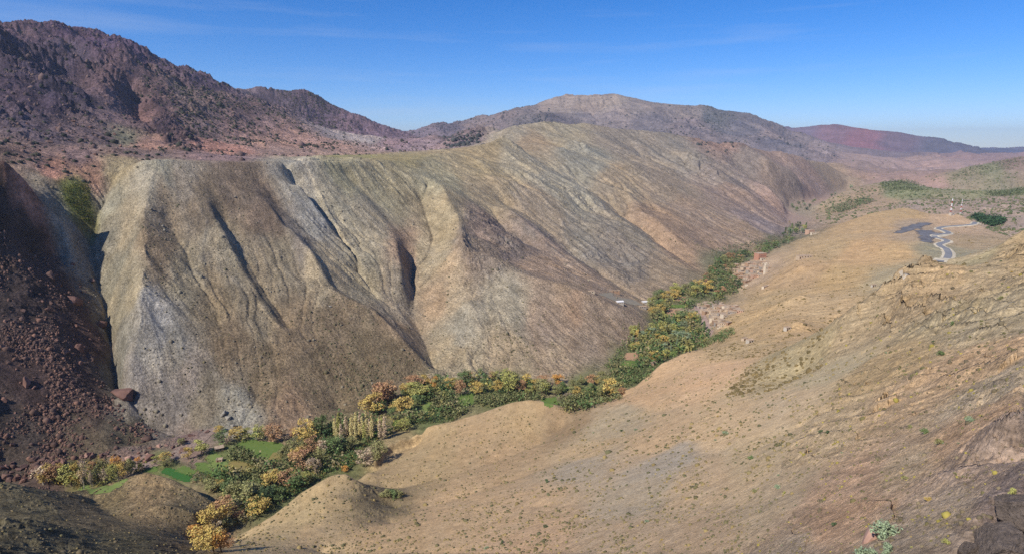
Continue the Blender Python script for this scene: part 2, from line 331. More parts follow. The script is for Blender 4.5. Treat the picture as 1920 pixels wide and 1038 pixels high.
# ------------------------------------------------------------------ rock and soil survey
# sight x, sight y, colour of the dry ground (as seen in full sun; left cliff and bottom right corner darkened for shade), region, cragginess, gullying, scrub density
SEEDS = """
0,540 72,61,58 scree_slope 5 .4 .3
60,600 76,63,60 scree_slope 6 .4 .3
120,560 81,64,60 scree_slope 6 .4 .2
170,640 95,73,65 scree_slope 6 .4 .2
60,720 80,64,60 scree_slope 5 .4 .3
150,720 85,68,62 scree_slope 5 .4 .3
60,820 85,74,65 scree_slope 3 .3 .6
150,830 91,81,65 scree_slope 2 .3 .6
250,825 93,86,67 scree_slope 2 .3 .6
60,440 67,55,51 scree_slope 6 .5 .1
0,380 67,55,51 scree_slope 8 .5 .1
85,350 135,125,107 hills 5 1 .1
110,380 132,125,105 hills 4 1 .1
140,370 109,116,50 hills 1.5 .6 .5
155,400 117,110,50 hills 1.5 .6 .5
130,430 145,139,124 hills 4 1 .1
195,440 128,122,104 hills 3 1 .1
208,520 130,124,104 hills 3 1 .1
214,600 130,124,104 hills 3 1 .1
222,680 124,120,106 hills 3 1 .1
200,370 139,135,115 hills 3 1 .1
150,460 139,129,111 hills 3 1 .1
40,330 161,115,96 mountain 2.5 .4 .2
100,325 169,122,102 mountain 1.9 .4 .2
170,315 161,123,100 mountain 1.2 .4 .2
230,312 144,130,96 hills 1 .4 .2
60,300 124,101,95 mountain 3.8 .4 .3
150,295 126,103,101 mountain 3.8 .4 .3
250,290 131,109,103 mountain 3.8 .4 .3
400,296 139,114,112 mountain 1.2 .3 .2
550,292 156,128,116 mountain 1.2 .3 .2
660,294 141,135,84 hills .6 .2 .3
740,298 143,131,88 hills .6 .2 .3
60,250 109,95,105 mountain 6.2 .5 .3
180,255 116,97,98 mountain 5.0 .5 .3
240,262 116,114,94 mountain 3.8 .5 .3
280,240 125,95,92 mountain 7.5 .6 .3
60,200 95,80,92 mountain 11.0 .6 .2
130,190 84,76,89 mountain 15.4 .6 .2
40,130 94,82,95 mountain 19.8 .6 .2
120,110 98,86,97 mountain 19.8 .6 .2
200,100 106,88,108 mountain 13.2 .6 .2
60,75 110,89,100 mountain 10.0 .6 .2
170,75 108,86,108 mountain 11.2 .6 .2
230,170 121,99,100 mountain 13.2 .6 .2
210,215 123,103,107 mountain 6.2 .6 .2
300,180 125,102,99 mountain 11.2 .6 .6
350,190 123,105,99 mountain 7.5 .5 1.5
300,240 102,86,92 mountain 12.1 .6 .3
330,270 105,86,87 mountain 11.2 .6 .3
270,270 169,128,110 mountain 2.5 .4 .2
400,282 180,130,112 mountain 2.5 .4 .2
380,240 136,113,108 mountain 6.2 .5 1.5
450,240 142,115,110 mountain 6.2 .5 1.4
500,265 163,128,113 mountain 3.8 .5 1.2
580,275 163,128,115 mountain 2.5 .5 .9
640,290 158,130,115 mountain 1.9 .4 .5
420,200 121,101,100 mountain 7.5 .5 1.5
360,155 106,89,103 mountain 10.0 .5 .6
440,172 127,110,114 mountain 6.2 .5 .6
520,200 102,89,99 mountain 7.5 .5 1.8
600,215 106,89,103 mountain 7.5 .5 1.8
660,240 124,103,116 mountain 6.2 .5 1.4
680,262 163,151,147 mountain 3.8 .6 .4
740,268 147,122,127 mountain 3.8 .5 .8
800,280 151,130,134 mountain 2.5 .5 .6
300,318 151,145,122 hills 1.5 .8 .1
270,360 153,145,124 hills 2 .8 .1
240,420 146,134,108 hills 1.5 .8 .1
300,380 134,119,96 hills 2 .8 .2
340,340 137,125,107 hills 2 1 .1
380,380 120,106,86 hills 1.5 .6 .2
440,360 118,103,86 hills 1 .5 .2
420,450 142,131,107 hills 3 1 .1
500,400 118,101,84 hills 1 .5 .2
520,470 132,121,98 hills 3 1 .1
300,470 131,114,89 hills 2 1 .2
350,520 136,125,99 hills 3 1 .1
400,560 129,114,87 hills 2 1 .1
470,560 132,120,96 hills 3 1 .1
240,560 144,134,108 hills 1.5 1 .1
290,590 152,150,144 hills 3 .8 0
280,640 145,141,130 hills 3 .8 0
330,650 135,129,115 hills 3 .8 .1
350,700 133,123,111 hills 4 .8 .1
260,720 131,125,117 hills 2 .8 .1
380,760 118,110,93 hills 1.5 .6 .1
330,760 125,119,112 hills 1 .6 .1
440,770 143,139,124 hills 4 .6 .1
540,775 142,119,93 hills 3 .6 .1
430,640 118,103,80 hills 1 .6 .2
500,690 113,99,76 hills 1 .5 .3
560,620 123,107,83 hills 1.5 .6 .2
600,700 113,99,76 hills .8 .4 .5
680,700 113,99,74 hills .8 .4 .6
750,700 117,103,78 hills .8 .4 .5
640,600 118,103,80 hills 1.5 .5 .3
600,500 150,137,110 hills 3 1 .1
560,440 119,112,104 hills 3 1 .1
600,410 146,144,136 hills 3 1 0
620,370 151,143,120 hills 2 1 .1
560,340 154,148,132 hills 2 1 .1
660,440 153,143,118 hills 3 1 .1
680,520 146,137,112 hills 3 1 .1
740,560 144,131,109 hills 2.5 1 .1
750,620 147,125,96 hills 1.5 .8 .1
640,330 150,143,110 hills 1 1 .1
720,360 148,138,106 hills 1 1 .1
760,470 149,125,101 hills 2 1 .1
700,400 149,139,116 hills 2 1 .1
820,330 146,139,110 hills 1 1 .1
830,420 154,139,106 hills 1 .8 .1
800,480 156,141,110 hills 1 .8 .1
850,560 160,143,113 hills .8 .7 .2
830,560 155,131,100 hills .8 .7 .1
850,650 154,139,108 hills .8 .7 .2
860,620 153,145,124 hills 1 .7 .1
950,660 152,135,106 hills .8 .5 .4
1040,690 150,132,106 hills .8 .5 .4
950,580 147,139,118 hills .8 .5 .2
1020,600 143,125,105 hills .8 .6 .3
1100,630 143,125,103 hills .8 .5 .3
1100,590 146,127,105 hills .8 .6 .3
1180,610 146,127,105 hills .8 .5 .3
1080,570 151,126,100 hills .8 .6 .1
920,440 128,112,102 hills 7 1 .2
960,460 130,115,104 hills 7 1 .2
890,470 132,117,102 hills 6 1 .2
1010,450 136,119,105 hills 4 1 .2
1020,500 147,125,103 hills .8 .6 .3
1120,530 148,127,105 hills .8 .6 .2
1070,545 147,126,100 hills .8 .6 .1
1180,550 148,129,105 hills .6 .5 .2
1120,470 129,121,110 hills 5 1 .1
1180,490 128,119,108 hills 5 1 .1
1100,440 135,127,111 hills 3 1 .1
1240,520 143,126,102 hills 1 .6 .2
1200,440 137,127,109 hills 2 1 .2
1010,400 148,132,108 hills 2 1 .1
920,360 150,134,104 hills 1 1 .1
900,310 154,139,104 hills 1 .8 .1
900,285 148,132,98 hills .8 .5 .1
970,300 153,143,118 hills 2 1 .1
1000,265 147,128,100 hills .8 .5 .1
960,250 149,139,118 hills 2 1 .1
1040,250 144,135,112 hills 1.5 1 .3
1100,300 139,135,119 hills 2 1 .3
1060,350 145,139,120 hills 2 1 .2
1160,340 146,131,107 hills 1.5 1 .3
1180,270 135,125,111 hills 2 1 .5
1260,290 133,125,113 hills 2 1 .5
1250,350 142,127,107 hills 1.5 1 .4
1240,410 150,125,99 hills 1.5 1 .4
1300,400 145,125,105 hills 1.5 .8 .6
1350,330 135,123,113 hills 2 1 .5
1400,310 139,125,113 hills 2 1 .5
1450,340 144,126,111 hills 1.5 1 .5
1380,370 141,121,107 hills 1.5 .8 .5
1330,450 145,123,103 hills 1 .7 1.5
1400,440 147,125,103 hills 1 .7 1.8
1420,415 129,117,116 hills 1 .7 .4
1260,470 149,125,101 hills 1 .7 .5
1460,380 146,124,113 hills 1 .7 .4
1500,330 152,128,114 hills 1.5 .8 .4
1560,330 150,131,108 hills 1 .8 .4
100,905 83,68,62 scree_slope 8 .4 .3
60,960 112,103,74 near_spur 4 .8 .4
60,1010 96,90,67 near_spur 7 .8 .4
150,960 114,101,74 near_spur 3 .8 .4
250,1020 108,99,69 near_spur 3 .8 .4
340,1030 101,87,65 near_spur 2 .8 .5
270,920 143,121,83 near_spur 1 .3 1
200,930 125,110,74 near_spur 1 .3 1
370,950 132,116,81 near_spur 1 .3 1
150,890 116,112,58 valley_floor 0 0 0
300,880 98,106,54 valley_floor 0 0 0
260,850 128,106,96 valley_floor 5 0 0
350,828 128,106,98 valley_floor 4 0 0
440,860 96,106,54 valley_floor 0 0 0
520,900 92,98,56 valley_floor 0 0 0
620,840 94,100,54 valley_floor 0 0 0
800,760 92,102,56 valley_floor 0 0 0
950,730 92,102,54 valley_floor 0 0 0
1080,740 96,104,60 valley_floor 0 0 0
1190,680 98,106,66 valley_floor 0 0 0
1260,610 96,104,64 valley_floor 0 0 0
1290,560 104,106,70 valley_floor 0 0 0
1370,490 112,110,80 valley_floor 0 0 0
1460,460 116,110,82 valley_floor 0 0 0
1520,385 140,128,110 valley_floor 0 0 .4
500,1000 170,147,102 hillside .8 .1 2
560,950 165,143,98 hillside .8 .1 2
640,900 158,137,96 hillside .8 .1 1.6
600,1030 172,147,104 hillside .8 .1 2
720,1000 174,145,102 hillside .8 .1 2
700,940 116,103,75 hillside 4 .1 1
760,880 158,135,94 hillside .8 .1 1.6
800,830 158,135,94 hillside .6 .1 1.6
900,800 160,135,96 hillside .6 .1 1.6
980,770 158,134,94 hillside .6 .1 1.4
1060,770 140,118,86 hillside .6 .1 1
950,860 164,137,98 hillside .6 .1 2
850,950 177,148,106 hillside .8 .1 2
1000,950 177,148,108 hillside .8 .1 2
1000,1030 179,147,108 hillside .8 .1 2
1100,850 174,148,106 hillside .8 .1 2
1090,870 158,143,118 hillside .8 .1 1
1150,790 162,145,112 hillside 1.5 .1 1.4
1200,740 183,150,106 hillside .8 .1 1.6
1260,700 188,155,110 hillside .8 .1 1.6
1240,830 179,150,108 hillside .8 .1 1.6
1250,860 160,147,125 hillside .8 .1 1
1200,930 164,147,118 hillside .8 .1 1.2
1150,1010 172,147,112 hillside .8 .1 1.6
1330,700 196,160,115 hillside .8 .1 1.6
1340,800 189,160,115 hillside .8 .1 1.6
1320,900 182,155,115 hillside .8 .1 1.6
1320,1010 175,148,111 hillside .8 .1 1.4
1300,590 158,137,110 far_hillside .8 .25 .6
1340,600 158,137,106 far_hillside .8 .25 .6
1420,510 164,141,112 far_hillside .8 .25 .4
1400,600 172,145,99 far_hillside .6 .25 .6
1400,650 174,149,103 far_hillside .6 .25 .8
1460,560 170,145,101 far_hillside .6 .25 .8
1460,620 176,147,101 far_hillside .6 .25 .6
1500,520 170,141,99 far_hillside .6 .25 .6
1520,570 178,151,106 far_hillside .6 .25 .4
1500,660 166,149,106 far_hillside .8 .25 .8
1550,470 170,145,101 far_hillside .6 .25 .6
1580,520 176,147,95 far_hillside .6 .25 .8
1620,470 180,147,99 far_hillside .6 .25 .4
1680,470 180,149,99 far_hillside .6 .25 .3
1640,420 174,145,99 far_hillside .6 .25 .4
1700,400 170,143,97 far_hillside .6 .25 .4
1680,510 162,147,110 far_hillside .6 .25 .4
1780,415 174,147,114 far_hillside .6 .25 .4
1740,440 156,136,110 far_hillside 1 .25 .1
1720,427 156,136,110 far_hillside 1 .25 .1
1760,470 141,135,108 far_hillside .6 .25 .3
1830,450 158,137,103 far_hillside .6 .25 .8
1840,480 154,141,103 far_hillside .6 .25 .4
1620,600 167,146,108 rocky_slope 4.6 .1 .4
1700,560 165,142,104 rocky_slope 10.3 .1 .4
1760,540 169,144,104 rocky_slope 9.2 .1 .4
1850,520 167,146,108 rocky_slope 5.8 .1 .5
1900,480 158,137,100 rocky_slope 9.2 .1 .5
1780,600 162,146,110 rocky_slope 5.8 .1 .4
1880,600 162,146,112 rocky_slope 5.8 .1 .3
1660,680 172,146,100 rocky_slope 3.4 .1 .8
1560,700 175,158,119 hillside 1.5 .1 1
1480,750 182,158,119 hillside 1.2 .1 1.2
1420,850 182,158,115 hillside .8 .1 1.4
1430,950 175,152,115 hillside .8 .1 1.2
1480,1030 173,151,121 rocky_slope 3.4 .1 .6
1560,800 183,158,116 rocky_slope 2.9 .1 .8
1700,750 185,155,113 rocky_slope 5.8 .1 .5
1800,700 185,153,111 rocky_slope 5.8 .1 .4
1890,720 170,151,120 rocky_slope 6.9 .1 .3
1600,900 188,153,116 rocky_slope 2.9 .1 .5
1560,980 191,153,113 rocky_slope 2.9 .1 .4
1700,870 183,158,120 rocky_slope 4.0 .1 .5
1800,820 188,153,113 rocky_slope 5.8 .1 .4
1750,980 175,153,123 rocky_slope 4.6 .1 .3
1880,860 164,141,120 rocky_slope 9.2 .1 .2
1900,960 136,119,109 rocky_slope 10.3 .1 .1
1560,385 154,134,106 terrain 1.2 .6 2.2
1640,370 148,128,104 terrain 1.2 .6 2.5
1690,352 123,128,92 terrain 1.2 .6 3
1620,385 154,132,106 terrain 1.2 .6 2.5
1740,385 149,131,116 terrain 1.2 .6 2.5
1860,390 149,131,116 terrain 1.2 .6 2.5
1900,375 145,128,114 terrain 1.2 .6 3
1880,430 149,132,118 terrain 1.2 .6 2.5
1880,360 129,130,90 terrain 1.2 .6 3
1650,325 147,123,112 terrain 1.5 1 .4
1700,330 151,125,114 terrain 1.5 1 .4
1760,345 160,131,118 terrain 1.5 .8 .3
1800,330 133,124,100 terrain 1.5 1 2.2
1860,315 127,126,94 terrain 1.5 1 2.6
1900,300 137,115,105 terrain 1.5 1 1.5
1600,305 148,127,122 terrain 1.5 1 .3
1750,300 154,130,124 terrain 1.5 1 .3
1850,290 147,122,122 terrain 1.5 1 .3
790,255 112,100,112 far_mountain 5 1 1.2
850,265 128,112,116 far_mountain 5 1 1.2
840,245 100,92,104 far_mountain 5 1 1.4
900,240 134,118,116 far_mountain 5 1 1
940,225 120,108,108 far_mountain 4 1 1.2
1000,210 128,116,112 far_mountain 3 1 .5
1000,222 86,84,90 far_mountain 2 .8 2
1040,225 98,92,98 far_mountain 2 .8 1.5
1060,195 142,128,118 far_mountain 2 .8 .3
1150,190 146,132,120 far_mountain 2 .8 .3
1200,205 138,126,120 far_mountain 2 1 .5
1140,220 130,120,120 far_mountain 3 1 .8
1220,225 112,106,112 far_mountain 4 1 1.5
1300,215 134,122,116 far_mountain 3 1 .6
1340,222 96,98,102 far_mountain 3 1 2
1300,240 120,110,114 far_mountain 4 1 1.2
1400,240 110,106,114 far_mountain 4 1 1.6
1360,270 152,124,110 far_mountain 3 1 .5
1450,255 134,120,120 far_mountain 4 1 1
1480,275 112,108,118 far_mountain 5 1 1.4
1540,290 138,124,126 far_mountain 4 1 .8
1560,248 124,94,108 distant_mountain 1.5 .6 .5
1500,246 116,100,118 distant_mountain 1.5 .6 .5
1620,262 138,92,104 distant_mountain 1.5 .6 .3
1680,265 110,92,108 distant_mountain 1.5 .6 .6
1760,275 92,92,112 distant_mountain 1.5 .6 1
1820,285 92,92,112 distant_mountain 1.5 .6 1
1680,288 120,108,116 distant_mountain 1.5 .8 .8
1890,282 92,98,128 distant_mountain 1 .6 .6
"""
REG = ['valley_floor', 'scree_slope', 'near_spur', 'hills', 'hillside', 'rocky_slope', 'far_hillside', 'terrain', 'mountain', 'far_mountain', 'distant_mountain']

def lin(c):
    c = np.asarray(c, float) / 255.0
    return np.where(c <= 0.04045, c / 12.92, ((c + 0.055) / 1.055) ** 2.4)

class Grid:
    """a height field over azimuth and log distance"""
    def __init__(s, h, us=None):
        s.h = h; s.ny, s.nx = h.shape
        s.us = np.linspace(U_MIN, U_MAX, s.ny) if us is None else us
        s.lin = us is None
    def idx(s, th, u):
        x = (th - T_MIN) / (T_MAX - T_MIN) * (s.nx - 1)
        y = (u - U_MIN) / (U_MAX - U_MIN) * (s.ny - 1) if s.lin else np.interp(u, s.us, np.arange(s.ny))
        return x, y
    def __call__(s, th, u, a=None):
        a = s.h if a is None else a
        x, y = s.idx(th, u)
        x = np.clip(x, 0, s.nx - 1.001); y = np.clip(y, 0, s.ny - 1.001)
        x0 = np.floor(x).astype(int); y0 = np.floor(y).astype(int)
        fx = x - x0; fy = y - y0
        if a.ndim == 3: fx = fx[..., None]; fy = fy[..., None]
        return (a[y0, x0] * (1 - fx) + a[y0, x0 + 1] * fx) * (1 - fy) + (a[y0 + 1, x0] * (1 - fx) + a[y0 + 1, x0 + 1] * fx) * fy
    def hit(s, px, py):
        """where the line of sight meets the ground: azimuth, log distance, height"""
        th, tn = ray(px, py)
        us = np.arange(U_MIN, U_MAX, 0.0015)
        t = s(np.full(us.shape, th), us) / np.exp(us)
        k = np.nonzero(t >= tn)[0]
        if len(k) == 0: return None
        k = max(k[0], 1)
        f = (tn - t[k - 1]) / (t[k] - t[k - 1] + 1e-12)
        u = us[k - 1] + min(max(f, 0), 1) * (us[k] - us[k - 1])
        return th, u, float(s(np.array(th), np.array(u)))

h0, fl0 = solve_relief()
G0 = Grid(h0)
h0s = blur(h0, 1)

# seeds -> places on the ground
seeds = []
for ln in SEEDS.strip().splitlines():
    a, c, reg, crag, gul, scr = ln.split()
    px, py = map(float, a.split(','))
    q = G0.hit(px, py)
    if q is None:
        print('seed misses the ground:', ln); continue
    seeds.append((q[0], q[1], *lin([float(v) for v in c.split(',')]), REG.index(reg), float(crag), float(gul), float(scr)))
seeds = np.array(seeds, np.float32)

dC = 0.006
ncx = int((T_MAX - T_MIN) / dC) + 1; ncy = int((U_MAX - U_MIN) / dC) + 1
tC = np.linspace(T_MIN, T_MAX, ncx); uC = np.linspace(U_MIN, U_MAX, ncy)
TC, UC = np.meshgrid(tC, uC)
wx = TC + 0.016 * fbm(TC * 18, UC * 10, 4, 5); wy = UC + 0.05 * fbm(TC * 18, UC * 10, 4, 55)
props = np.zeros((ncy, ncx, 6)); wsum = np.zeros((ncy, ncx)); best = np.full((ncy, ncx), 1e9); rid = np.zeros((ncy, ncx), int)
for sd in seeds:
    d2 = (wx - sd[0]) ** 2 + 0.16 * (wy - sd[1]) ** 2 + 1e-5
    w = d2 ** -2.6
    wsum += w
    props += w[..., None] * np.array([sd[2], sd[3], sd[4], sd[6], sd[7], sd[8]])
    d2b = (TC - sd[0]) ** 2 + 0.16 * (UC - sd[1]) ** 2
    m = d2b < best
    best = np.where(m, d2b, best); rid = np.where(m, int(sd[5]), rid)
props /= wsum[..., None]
PG = Grid(props[..., 0])

# ------------------------------------------------------------------ weathering: water runs down the slopes and cuts gullies
dE = 0.0025
nex = int((T_MAX - T_MIN) / dE) + 1; ney = int((U_MAX - U_MIN) / dE) + 1
tE = np.linspace(T_MIN, T_MAX, nex); uE = np.linspace(U_MIN, U_MAX, ney)
TE, UE = np.meshgrid(tE, uE)
H = zoom2(h0s, (ney, nex))
RE = np.exp(UE)
PE = PG(TE, UE, props)
flE = in_poly(TE, UE, floor_tu).astype(float)
flS = blur(flE, 4)
inv = np.clip(1 - flS * 1.6, 0, 1)
gul = PE[..., 4] * inv * np.clip(.75 + 1.6 * fbm(TE * 9, UE * 6, 3, 19), .15, 1.5)
crag = PE[..., 3] * inv
n1 = fbm(TE * 13, UE * 13, 5, 11, 0.5)
H = H + RE * (0.0075 * n1) * np.clip(gul + crag * .1, 0, 1.6)
def trace(H, n, steps, seed):
    rng = np.random.default_rng(seed)
    Hs = blur(H / RE, 1) * RE
    gy, gx = np.gradient(Hs)
    gm = np.hypot(gx, gy) + 1e-9
    slope = gm / (RE * dE)
    gx = (gx / gm).astype(np.float32); gy = (gy / gm).astype(np.float32)
    act = (slope > 0.06) & (flE < 0.5)
    x = rng.uniform(1, nex - 2, n).astype(np.float32); y = rng.uniform(ney * 0.2, ney * 0.93, n).astype(np.float32)
    F = np.zeros(nex * ney); vx = np.zeros(n, np.float32); vy = np.zeros(n, np.float32)
    for s in range(steps):
        k = (y + .5).astype(np.int32) * nex + (x + .5).astype(np.int32)
        al = act.ravel()[k]
        x, y, vx, vy, k = x[al], y[al], vx[al], vy[al], k[al]
        if s > 2: F += np.bincount(k, None, nex * ney)
        vx = vx * .45 - gx.ravel()[k]; vy = vy * .45 - gy.ravel()[k]
        m = np.hypot(vx, vy) + 1e-6
        x = np.clip(x + vx / m, 1, nex - 2); y = np.clip(y + vy / m, 1, ney - 2)
    return F.reshape(ney, nex) * (ney * nex / n)
flow = None
for it in range(4):
    F = trace(H, 260000, 110, it)
    L = np.log1p(F / 9.0)
    H = H - RE * 0.00026 * L * gul
    H = H + (blur(H / RE, 1) * RE - H) * 0.15
    flow = L if flow is None else flow * 0.5 + L
print('weathered', round(time.time() - T0, 1))
flow /= 2.0
# streaks drawn out down the slopes (scree, wash, bedding)
def streak(H, src, steps):
    Hs = blur(H / RE, 3) * RE
    gy, gx = np.gradient(Hs)
    gm = np.hypot(gx, gy) + 1e-9
    gx /= gm; gy /= gm
    out = src.copy(); w = 1.0
    for sg in (1, -1):
        X, Y = np.meshgrid(np.arange(nex, dtype=np.float32), np.arange(ney, dtype=np.float32))
        for s in range(steps):
            xi = np.clip(X + .5, 0, nex - 1).astype(np.int32); yi = np.clip(Y + .5, 0, ney - 1).astype(np.int32)
            X -= (sg * gx[yi, xi]).astype(np.float32); Y -= (sg * gy[yi, xi]).astype(np.float32)
            xi = np.clip(X + .5, 0, nex - 1).astype(np.int32); yi = np.clip(Y + .5, 0, ney - 1).astype(np.int32)
            out += src[yi, xi]
    out /= (2 * steps + 1)
    return out / (out.std() + 1e-9)
rngS = np.random.default_rng(3)
st_f = streak(H, rngS.standard_normal((ney, nex)).astype(np.float32), 14)
st_c = streak(H, blur(rngS.standard_normal((ney, nex)), 6), 26)
st_c /= st_c.std()
print('streaks', round(time.time() - T0, 1))
A_ = streak(H, blur(rngS.standard_normal((ney, nex)), 60), 45); B_ = streak(H, blur(rngS.standard_normal((ney, nex)), 22), 32)
H = H + RE * 0.0030 * gul * (np.abs(A_) - .8) - RE * 0.0015 * gul * (np.abs(B_) - .8)
H = H + RE * (0.00022 * st_f + 0.0002 * st_c) * gul * gul * inv
print('ribs', round(time.time() - T0, 1))
GE = Grid(H)

# ------------------------------------------------------------------ final mesh grid: rows spaced by how large they show
NX = 1500
tF = np.linspace(T_MIN, T_MAX, NX)
vis = (tE > R(-40)) & (tE < R(40))
tanE = H[:, vis] / RE[:, vis]
mx = np.maximum.accumulate(tanE, axis=0)
dy = np.diff(mx, axis=0)
wrow = np.percentile(dy, 80, axis=1); wrow = np.convolve(wrow, np.ones(25) / 25, 'same')
wrow = wrow + 0.22 * wrow.mean() + 1e-7
uE_m = (uE[1:] + uE[:-1]) / 2
wrow *= np.where(uE_m > math.log(9500), .4, 1)
cum = np.concatenate([[0], np.cumsum(wrow)]); cum /= cum[-1]
NY = 1500
uF = np.interp(np.linspace(0, 1, NY), cum, uE)
TF, UF = np.meshgrid(tF, uF)
RF = np.exp(UF)
Hf = GE(TF, UF)
PF = PG(TF, UF, props)
invF = GE(TF, UF, inv)
cragF = PF[..., 3] * np.where(invF > .02, 1, 0)
# crags: stepped, broken rock where the survey says so
XF, YF = RF * np.sin(TF), RF * np.cos(TF)
rg = fbm(TF * 45 + 3, UF * 60, 5, 21, 0.55, True)
rg2 = fbm(TF * 130, UF * 200, 4, 31, 0.6, True)
fine = fbm(TF * 330, UF * 420, 3, 41, 0.6)
rg0 = fbm(TF * 24 + 8, UF * 26, 4, 23, 0.5, True)
sgm = np.clip((rg + .15) * 2.2, -1, 1) + 2.2 * (np.clip((rg0 + .1) * 2, -1, 1) - .35) * np.clip(cragF / 9 - .2, 0, 1.5) - .35 - .9 * np.clip(cragF / 11 - .5, 0, 1.2)
patch = np.clip(0.5 + 1.4 * fbm(TF * 14, UF * 14, 3, 77), 0.1, 1.5)
floor_keep = np.where(REG.index('valley_floor') == 0, 1, 1)
crg = cragF * patch * np.clip(invF + .0, 0, 1)
Hf = Hf + RF * 0.00050 * crg * (1.6 * sgm + 1.0 * rg2 + 0.35 * fine)
soft = np.clip(1 - invF, 0, 1)
Hf = Hf + RF * 0.00018 * invF * fine * (0.6 + PF[..., 5] * .5)
Hf = Hf + soft * 0.25 * fbm(XF / 18, YF / 18, 3, 91)
# beds of rock cropping out: steps where tilted layers meet the slope
def bedding(n, lam, warp_l, warp, seed):
    s = (n[0] * XF + n[1] * YF + n[2] * Hf) / lam + warp * fbm(XF / warp_l, YF / warp_l, 4, seed)
    return s
rocky = blur((rid == REG.index('rocky_slope')).astype(float), 5)
rkF = PG(TF, UF, rocky)
hill = blur((rid == REG.index('hills')).astype(float), 3)
hlF = PG(TF, UF, hill) * invF
sp = PG(TF, UF, blur((rid == REG.index('near_spur')).astype(float), 3)) * invF
rkF = rkF * np.clip(cragF / 4.0, .35, 3.0)
s1 = bedding((.1, .5, .85), 4.2, 34.0, 2.2, 61)
f1 = s1 - np.floor(s1)
m1 = np.clip(0.4 + 2.6 * fbm(XF / 38, YF / 38, 4, 63), 0, 1.3)
Hf = Hf + rkF * 1.5 * m1 * (np.clip(f1 * 1.15, 0, 1) ** 1.6 - .4) * np.clip(RF / 110, .25, 1.3)
s1b = bedding((.8, -.2, .3), 9.0, 26.0, 1.6, 67); f1b = s1b - np.floor(s1b)
m1b = np.clip(-.1 + 3.0 * fbm(XF / 30 + 5, YF / 30, 4, 69), 0, 1.2)
Hf = Hf + rkF * 1.1 * m1b * (f1b ** 3) * np.clip(RF / 130, .2, 1.3)
s2 = bedding((.75, .45, .25), 15.0, 90.0, 1.6, 65)
t2 = 1 - np.abs(2 * (s2 - np.floor(s2)) - 1)
m2 = np.clip(-.05 + 2.2 * fbm(XF / 110, YF / 110, 4, 66), 0, 1.2) * np.clip(cragF / 2.2, .25, 1.6)
Hf = Hf + hlF * 2.1 * m2 * (t2 ** 2.5 - .3) * np.clip(RF / 600, .6, 2.5)
s3 = bedding((.7, .1, .6), 5.0, 30.0, 1.5, 68); t3 = 1 - np.abs(2 * (s3 - np.floor(s3)) - 1)
sp = sp * np.clip((R(-36.2) - TF) / .02, 0, 1)
Hf = Hf + sp * 1.3 * (t3 ** 2.5 - .3) * np.clip(.2 + 2.4 * fbm(XF / 35, YF / 35, 3, 70), 0, 1.3)
GF = Grid(Hf, uF)
print('final relief', Hf.shape, round(time.time() - T0, 1))

def ground(x, y):
    """height of the ground (world z) at a plan position"""
    th = math.atan2(x, y); u = math.log(math.hypot(x, y))
    return float(GF(np.array(th), np.array(u))) + CAMZ
def at(px, py):
    """the place on the ground seen at a point of the photograph"""
    q = GF.hit(px, py)
    if q is None: return None
    th, u, z = q
    r = math.exp(u)
    return Vector((r * math.sin(th), r * math.cos(th), z + CAMZ))

# ground colour: soil and rock tints, wash streaks, gully beds
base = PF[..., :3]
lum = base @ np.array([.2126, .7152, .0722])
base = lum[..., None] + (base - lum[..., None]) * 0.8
flF = GE(TF, UF, flow); sfF = GE(TF, UF, st_f); scF = GE(TF, UF, st_c)
v = np.ones(TF.shape)
gF = np.clip(PF[..., 4], 0, 1) * invF
v *= 1 + 0.04 * sfF * gF + 0.05 * scF * gF
mott = fbm(TF * 70, UF * 45, 5, 101, .7)
v *= 1 + 0.16 * mott * (0.5 + 0.6 * invF)
tint = fbm(TF * 26, UF * 16, 4, 111, .6) + 0.28 * scF * gF
col = base * v[..., None]
warm = np.clip(tint, -1, 1)[..., None]
col = col * (1 + warm * np.array([0.055, 0.0, -0.07]) * (0.35 + 0.65 * invF[..., None]))
outc = np.clip(m2 * (t2 ** 1.5) * 1.2, 0, 1) * hlF
g_ = col.mean(-1, keepdims=True)
col = col + (g_ * np.array([1.08, 1.08, 1.04]) - col) * (0.35 * outc[..., None])
mtn = np.clip(cragF / 9 - .4, 0, 1) * np.clip(rg0 * 1.6 + .35, 0, 1) * (RF > 900) * (RF < 3200)
col = col * (1 - mtn[..., None] * np.array([.30, .32, .22]))
crk = np.clip((rg2 - .25) * 1.5, 0, 1) * np.clip(cragF / 8, 0, 1)
col = col * (1 - 0.25 * crk[..., None])
ALB = 1.08
col = np.clip(col * ALB * np.array([1.05, 1.0, 0.93]), 0.004, 0.85)

